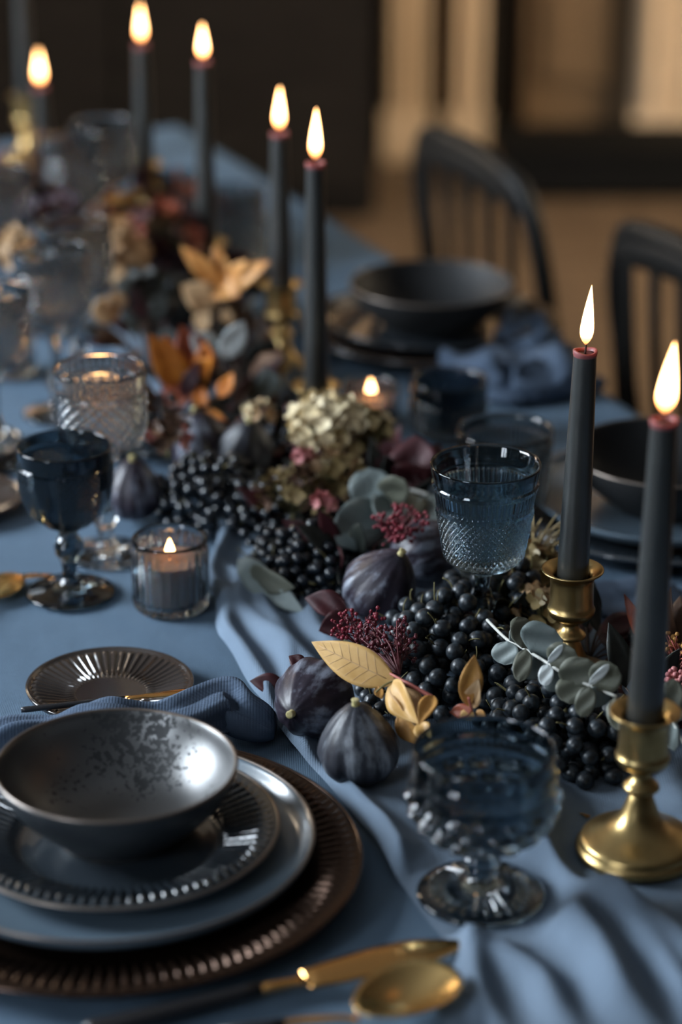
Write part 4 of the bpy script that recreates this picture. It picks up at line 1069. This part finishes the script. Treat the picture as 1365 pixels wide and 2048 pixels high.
hydrangea(P(330,470,.10), .040, 46, 'blurred burgundy flower head between the second and third tapers', ['leaf_burgundy','leaf_rust','leaf_burgundy'], 13, .012)
hydrangea(P(238,470,.07), .020, 20, 'blurred orange-tan flowers just under the second candlestick', ['leaf_ochre','leaf_tan'], 14, .010)
hydrangea(P(518,826,.075), .012, 10, 'cluster of pale pinkish buds above the two blurred figs', ['leaf_tan','petal_cream'], 15, .007)
hydrangea(P(335,870,.070), .018, 16, 'blurred rosy-brown flowers left of the two blurred figs', ['petal_pink','leaf_brown','leaf_brown'], 16, .009)
hydrangea(P(310,600,.07), .036, 36, 'dark burgundy flower head left of the tan leaf', ['leaf_burgundy','leaf_dark'], 17, .012)
# spiky dried wisps by the second candlestick
ws = thing('dried_grass_tuft', 'wispy dried grass fanning out behind the golden dried hydrangea', 'dried grass', P(1070, 1130, .03))
rw = random.Random(5); wp = []
for k in range(26):
    a = rw.uniform(-.5, .9); l_ = rw.uniform(.03, .055); b0 = P(1062+rw.uniform(-6,6), 1135, .045)
    wp.append(tube(spline([b0, b0 + Vector((math.sin(a)*l_*.5, rw.uniform(-.01,.01), l_*.5)), b0 + Vector((math.sin(a)*l_*1.1, rw.uniform(-.01,.01), math.cos(a)*l_))], 3), [.0008]*6+[.0003], 4))
mk('blades', *join(wp), M['petal_khaki'], ws, world=True)

# maple leaf and large autumn leaves in the middle distance
def maple(parent, c, size, m_, rot=0., tilt=0., name='leaf', lobes=5):
    """lobed leaf, solid"""
    out = []
    angs = [(-1.9, .55), (-1.45, .34), (-1.0, .92), (-.62, .42), (0, 1.05), (.62, .42), (1.0, .92), (1.45, .34), (1.9, .55), (2.6, .25), (PI, .10), (-2.6, .25)]
    X_ = Vector((1,0,0)); Z_ = (Vector((0,0,1)) + VIEW*-.1).normalized(); Z_ = (Z_ - X_*Z_.dot(X_)).normalized(); n_ = X_.cross(Z_)
    Rm = Matrix.Rotation(rot, 3, n_); Rt = Matrix.Rotation(tilt, 3, X_)
    ring_ = []
    for k in range(len(angs)):
        a0, r0_ = angs[k]; a1, r1_ = angs[(k+1) % len(angs)]
        if a1 < a0: a1 += 2*PI
        for q in range(4):
            t = q/4; ring_.append((a0+(a1-a0)*t, r0_+(r1_-r0_)*(t**1.1)*(1+.06*math.sin(q*7))))
    V_ = [Vector((0,0,0))]; 
    for f in (.5, 1.):
        for a, r_ in ring_:
            p_ = (X_*math.sin(a) + Z_*math.cos(a))*r_*size*f; p_ += n_*(-.30*size*(f*r_)**2 + .05*size*math.sin(a*5)); V_.append(p_)
    nn = len(ring_); F2 = [(0, 1+k, 1+(k+1) % nn) for k in range(nn)] + [(1+k, 1+nn+k, 1+nn+(k+1) % nn, 1+(k+1) % nn) for k in range(nn)]
    n0 = len(V_); V_ = V_ + [v_ + n_*.0006 for v_ in V_]; F2 += [tuple(reversed([x_+n0 for x_ in f_])) for f_ in F2]
    V_ = [Vector(c) + Rt @ (Rm @ v_) for v_ in V_]
    return mk(name, V_, F2, m_, parent, world=True)
ml = thing('maple_leaf', 'large golden maple leaf standing up left of the fourth taper', 'leaf', P(450, 590, .03))
for a_, b_, w_, c_ in [((455,578,.105),(362,492,.150),.0105,'leaf_amber'),((455,578,.105),(430,488,.150),.0095,'leaf_amber'),((455,580,.105),(540,522,.140),.0105,'leaf_amber'),((450,575,.105),(495,520,.140),.0095,'leaf_amber'),((420,560,.11),(480,590,.105),.018,'leaf_amber'),((455,565,.11),(470,592,.1),.014,'leaf_amber')]:
    leaf(ml, P(*a_), P(*b_), w_, M[c_], shape='drop', roll=random.uniform(-.3,.3))
mk('stem', *tube([P(455,585,.105), P(470,640,.05)], .0012, 6), M['twig'], ml, world=True)
tl = thing('autumn_sprig', 'tan leaves below the large golden maple leaf', 'autumn leaf sprig', P(410, 610, .05))
for a_, b_, w_, c_ in [((440,610,.09),(362,572,.11),.017,'leaf_tan'),((395,660,.07),(420,625,.09),.010,'leaf_tan'),((455,655,.07),(452,615,.09),.008,'leaf_tan'),((440,600,.09),(400,565,.10),.010,'leaf_ochre')]:
    leaf(tl, P(*a_), P(*b_), w_, M[c_], shape='drop', roll=random.uniform(-.3,.3))
mk('stem', *tube([P(440,610,.09), P(430,700,.03)], .0012, 6), M['twig_dark'], tl, world=True)
t5_ = thing('autumn_sprig', 'pair of tan leaves alone left of the burgundy head, above the goblets', 'autumn leaf sprig', P(215, 630, .04))
for a_, b_, w_ in [((182,625,.09),(245,618,.09),.014),((240,620,.09),(225,582,.11),.011)]: leaf(t5_, P(*a_), P(*b_), w_, M['leaf_tan'], shape='drop')
ol = thing('autumn_sprig', 'fiery orange and rust leaves right of the lit clear goblet', 'autumn leaf sprig', P(370, 780, .03))
for a_, b_, w_, c_ in [((375,780,.06),(297,668,.12),.018,'leaf_orange'),((350,775,.06),(330,670,.11),.016,'leaf_orange'),((400,760,.07),(362,650,.12),.020,'leaf_rust'),((372,790,.05),(395,700,.09),.015,'leaf_orange'),
                       ((415,740,.08),(412,682,.11),.012,'leaf_orange'),((400,755,.07),(425,715,.10),.013,'leaf_orange'),((395,770,.07),(412,830,.05),.008,'leaf_orange'),((412,820,.06),(462,862,.045),.007,'leaf_orange'),((440,795,.07),(466,745,.09),.009,'leaf_orange'),((470,848,.06),(500,845,.06),.006,'leaf_rust'),((385,795,.06),(320,790,.05),.013,'leaf_rust')]:
    leaf(ol, P(*a_), P(*b_), w_, M[c_], roll=random.uniform(-.5,.5), curl=random.uniform(-.2,.3), fold=.3)
mk('stem', *tube(spline([P(400,700,.10), P(385,780,.06), P(400,850,.03)], 4), .0014, 6), M['twig_red'], ol, world=True)
pw = thing('pale_leaf_sprig', 'pale blue-grey leaves above the orange leaves', 'leaf sprig', P(440, 730, .05))
for a_, b_, w_, c_ in [((445,718,.09),(488,642,.12),.012,'leaf_euc_pale'),((430,705,.09),(380,672,.11),.014,'leaf_euc_pale'),((445,712,.09),(410,690,.10),.010,'leaf_euc')]:
    leaf(pw, P(*a_), P(*b_), w_, M[c_], shape='drop', roll=.2)
mk('stem', *tube([P(442,712,.09), P(450,800,.04)], .0012, 6), M['twig_pale'], pw, world=True)
bw_ = thing('pale_leaf_sprig', 'blue-grey pointed leaf below the bead-stemmed candlestick', 'leaf sprig', P(535, 800, .03))
leaf(bw_, P(540,800,.05), P(532,735,.08), .013, M['leaf_euc'], shape='drop', roll=.3)
leaf(bw_, P(520,800,.05), P(500,765,.07), .009, M['leaf_euc_olive'], shape='drop', roll=.3)
dl = thing('burgundy_leaf_sprig', 'big dark burgundy leaves between the khaki hydrangea and the blue goblet', 'leaf sprig', P(830, 960, .02))
for a_, b_, w_ in [((800,960,.05),(770,880,.08),.020),((830,970,.05),(830,870,.09),.024),((850,970,.05),(880,890,.075),.018),((800,975,.05),(850,935,.07),.020),((780,930,.05),(745,905,.06),.012)]:
    leaf(dl, P(*a_), P(*b_), w_, M['leaf_burgundy'], shape='drop', roll=random.uniform(-.5,.5))
mk('stem', *tube([P(820,960,.05), P(815,1010,.01)], .0016, 6), M['twig_red'], dl, world=True)

# filler foliage through the rest of the garland
def bush(px, py, z, n, rad, mats, label, seed, lw=.011, ll=.045, cat='leaf sprig', name='foliage_sprig'):
    rnd = random.Random(seed); c = P(px, py, z); o = thing(name, label, cat, Vector((c.x, c.y, TZ+.004))); st_ = []
    for k in range(n):
        v_ = Vector((rnd.gauss(0,1), rnd.gauss(0,1), abs(rnd.gauss(0,1))*.8)).normalized()
        a = c + Vector((v_.x*rad*.5, v_.y*rad*.5, (v_.z*.5-.15)*rad)); b = a + (v_ + Vector((rnd.uniform(-.5,.5), rnd.uniform(-.5,.5), rnd.uniform(-.5,.4)))).normalized()*ll*rnd.uniform(.7, 1.15)
        a.z = max(a.z, TZ+.006); b.z = max(b.z, TZ+.006)
        leaf(o, a, b, lw*rnd.uniform(.6, 1.15), M[rnd.choice(mats)], shape=rnd.choice(['leaf','drop']), roll=rnd.uniform(-1,1), curl=rnd.uniform(-.2,.25), nu=7, nvv=4)
        st_.append(tube([Vector((c.x, c.y, TZ+.006)), lerp(Vector((c.x, c.y, TZ+.01)), a, .6), a], .0009, 4))
    mk('stems', *join(st_), M['twig_dark'], o, world=True); return o
D = ['leaf_dark','leaf_dark','leaf_burgundy']; B_ = ['leaf_burgundy','leaf_dark','leaf_brown']; O_ = ['leaf_brown','leaf_rust','leaf_ochre','leaf_brown']
for a_ in [
 (700,1130,.02,16,.05,D,'dark leaves tucked under the streaky fig and middle berries',21),
 (770,1010,.03,16,.05,D,'dark leaves under the big round eucalyptus leaves',22),
 (860,1060,.02,14,.05,D,'dark leaves at the left foot of the blue goblet',23),
 (690,960,.03,18,.05,B_,'dark leaves under the cream hydrangea',24),
 (760,920,.03,16,.05,D,'dark leaves in front of the back votive',25),
 (530,900,.03,18,.05,B_,'dark foliage between the two blurred figs and the hydrangea',26),
 (450,850,.03,18,.05,B_,'dark brown foliage behind the two blurred figs',27),
 (548,800,.015,18,.045,D,'dark foliage left of the third taper candlestick',28),
 (470,760,.05,20,.055,B_,'dark foliage below the pale blue-grey leaves',29),
 (350,830,.04,18,.05,B_,'brown foliage right of the lit clear goblet',30),
 (470,700,.03,18,.05,B_,'burgundy foliage left of the bead-stemmed candlestick',31),
 (400,650,.04,20,.06,D,'black-green foliage behind the fiery orange leaves',32),
 (300,680,.05,20,.06,B_,'dark foliage above the lit clear goblet',33),
 (480,620,.025,18,.05,D,'dark foliage at the foot of the golden maple leaf',34),
 (390,540,.06,20,.06,B_,'dark burgundy foliage left of the golden maple leaf',35),
 (310,550,.055,20,.06,B_,'burgundy foliage in the middle of the far garland',36),
 (210,560,.05,20,.06,D,'dark foliage behind the second-row goblets',37),
 (350,420,.06,18,.06,['leaf_burgundy','leaf_rust'],'burgundy foliage by the third taper from the left',38),
 (262,470,.03,18,.05,O_,'rusty foliage around the second brass candlestick',39),
 (190,430,.07,20,.06,O_,'rusty brown foliage left of the second candlestick',40),
 (100,370,.07,20,.06,O_,'orange-brown foliage below the leftmost flame',41),
 (30,400,.07,20,.06,B_,'dark foliage at the far left edge',42),
 (160,340,.08,20,.06,['leaf_ochre','leaf_brown','leaf_rust'],'orange-tinged foliage right of the leftmost flame',43),
 (60,470,.06,18,.06,O_,'brown foliage around the peach flower head',44),
 (1180,1290,.02,14,.04,D,'dark leaves at the foot of the hidden-foot candlestick',45),
 (1290,1400,.02,14,.04,D,'dark leaves behind the cup of the nearest candlestick',46),
 (1000,1250,.02,14,.04,D,'dark leaves beneath the top of the sharp berry cluster',47),
 (1345,1320,.02,12,.035,O_,'rust-brown leaves at the right edge behind the nearest candle',48),
 (250,380,.07,14,.05,D,'dark foliage around the far bluish goblet',49),
 (590,1040,.02,12,.04,B_,'brown leaves under the olive-brown dried flowers',50),
]: bush(*a_)

cnt = {}
for o in list(C.objects):
    if o.parent is None and 'category' in o: cnt.setdefault(o.name.split('.')[0], []).append(o)
GN = {'candlestick': 'brass candlesticks along the runner', 'taper_candle': 'charcoal tapers along the runner', 'foliage_sprig': 'dark foliage filling the garland', 'berry_cluster': 'black berry clusters of the garland', 'fig': 'figs laid in the garland',
      'hydrangea_head': 'dried flower heads of the garland', 'goblet': 'cut-glass goblets at the left', 'tumbler': 'glass tumblers at the right', 'votive_candle': 'votive candles among the flowers', 'dining_chair': 'black chairs on the far side', 'napkin': 'dark blue linen napkins'}
for k_, l_ in cnt.items():
    if k_ in GN and len(l_) > 1:
        for o in l_: o['group'] = GN[k_]
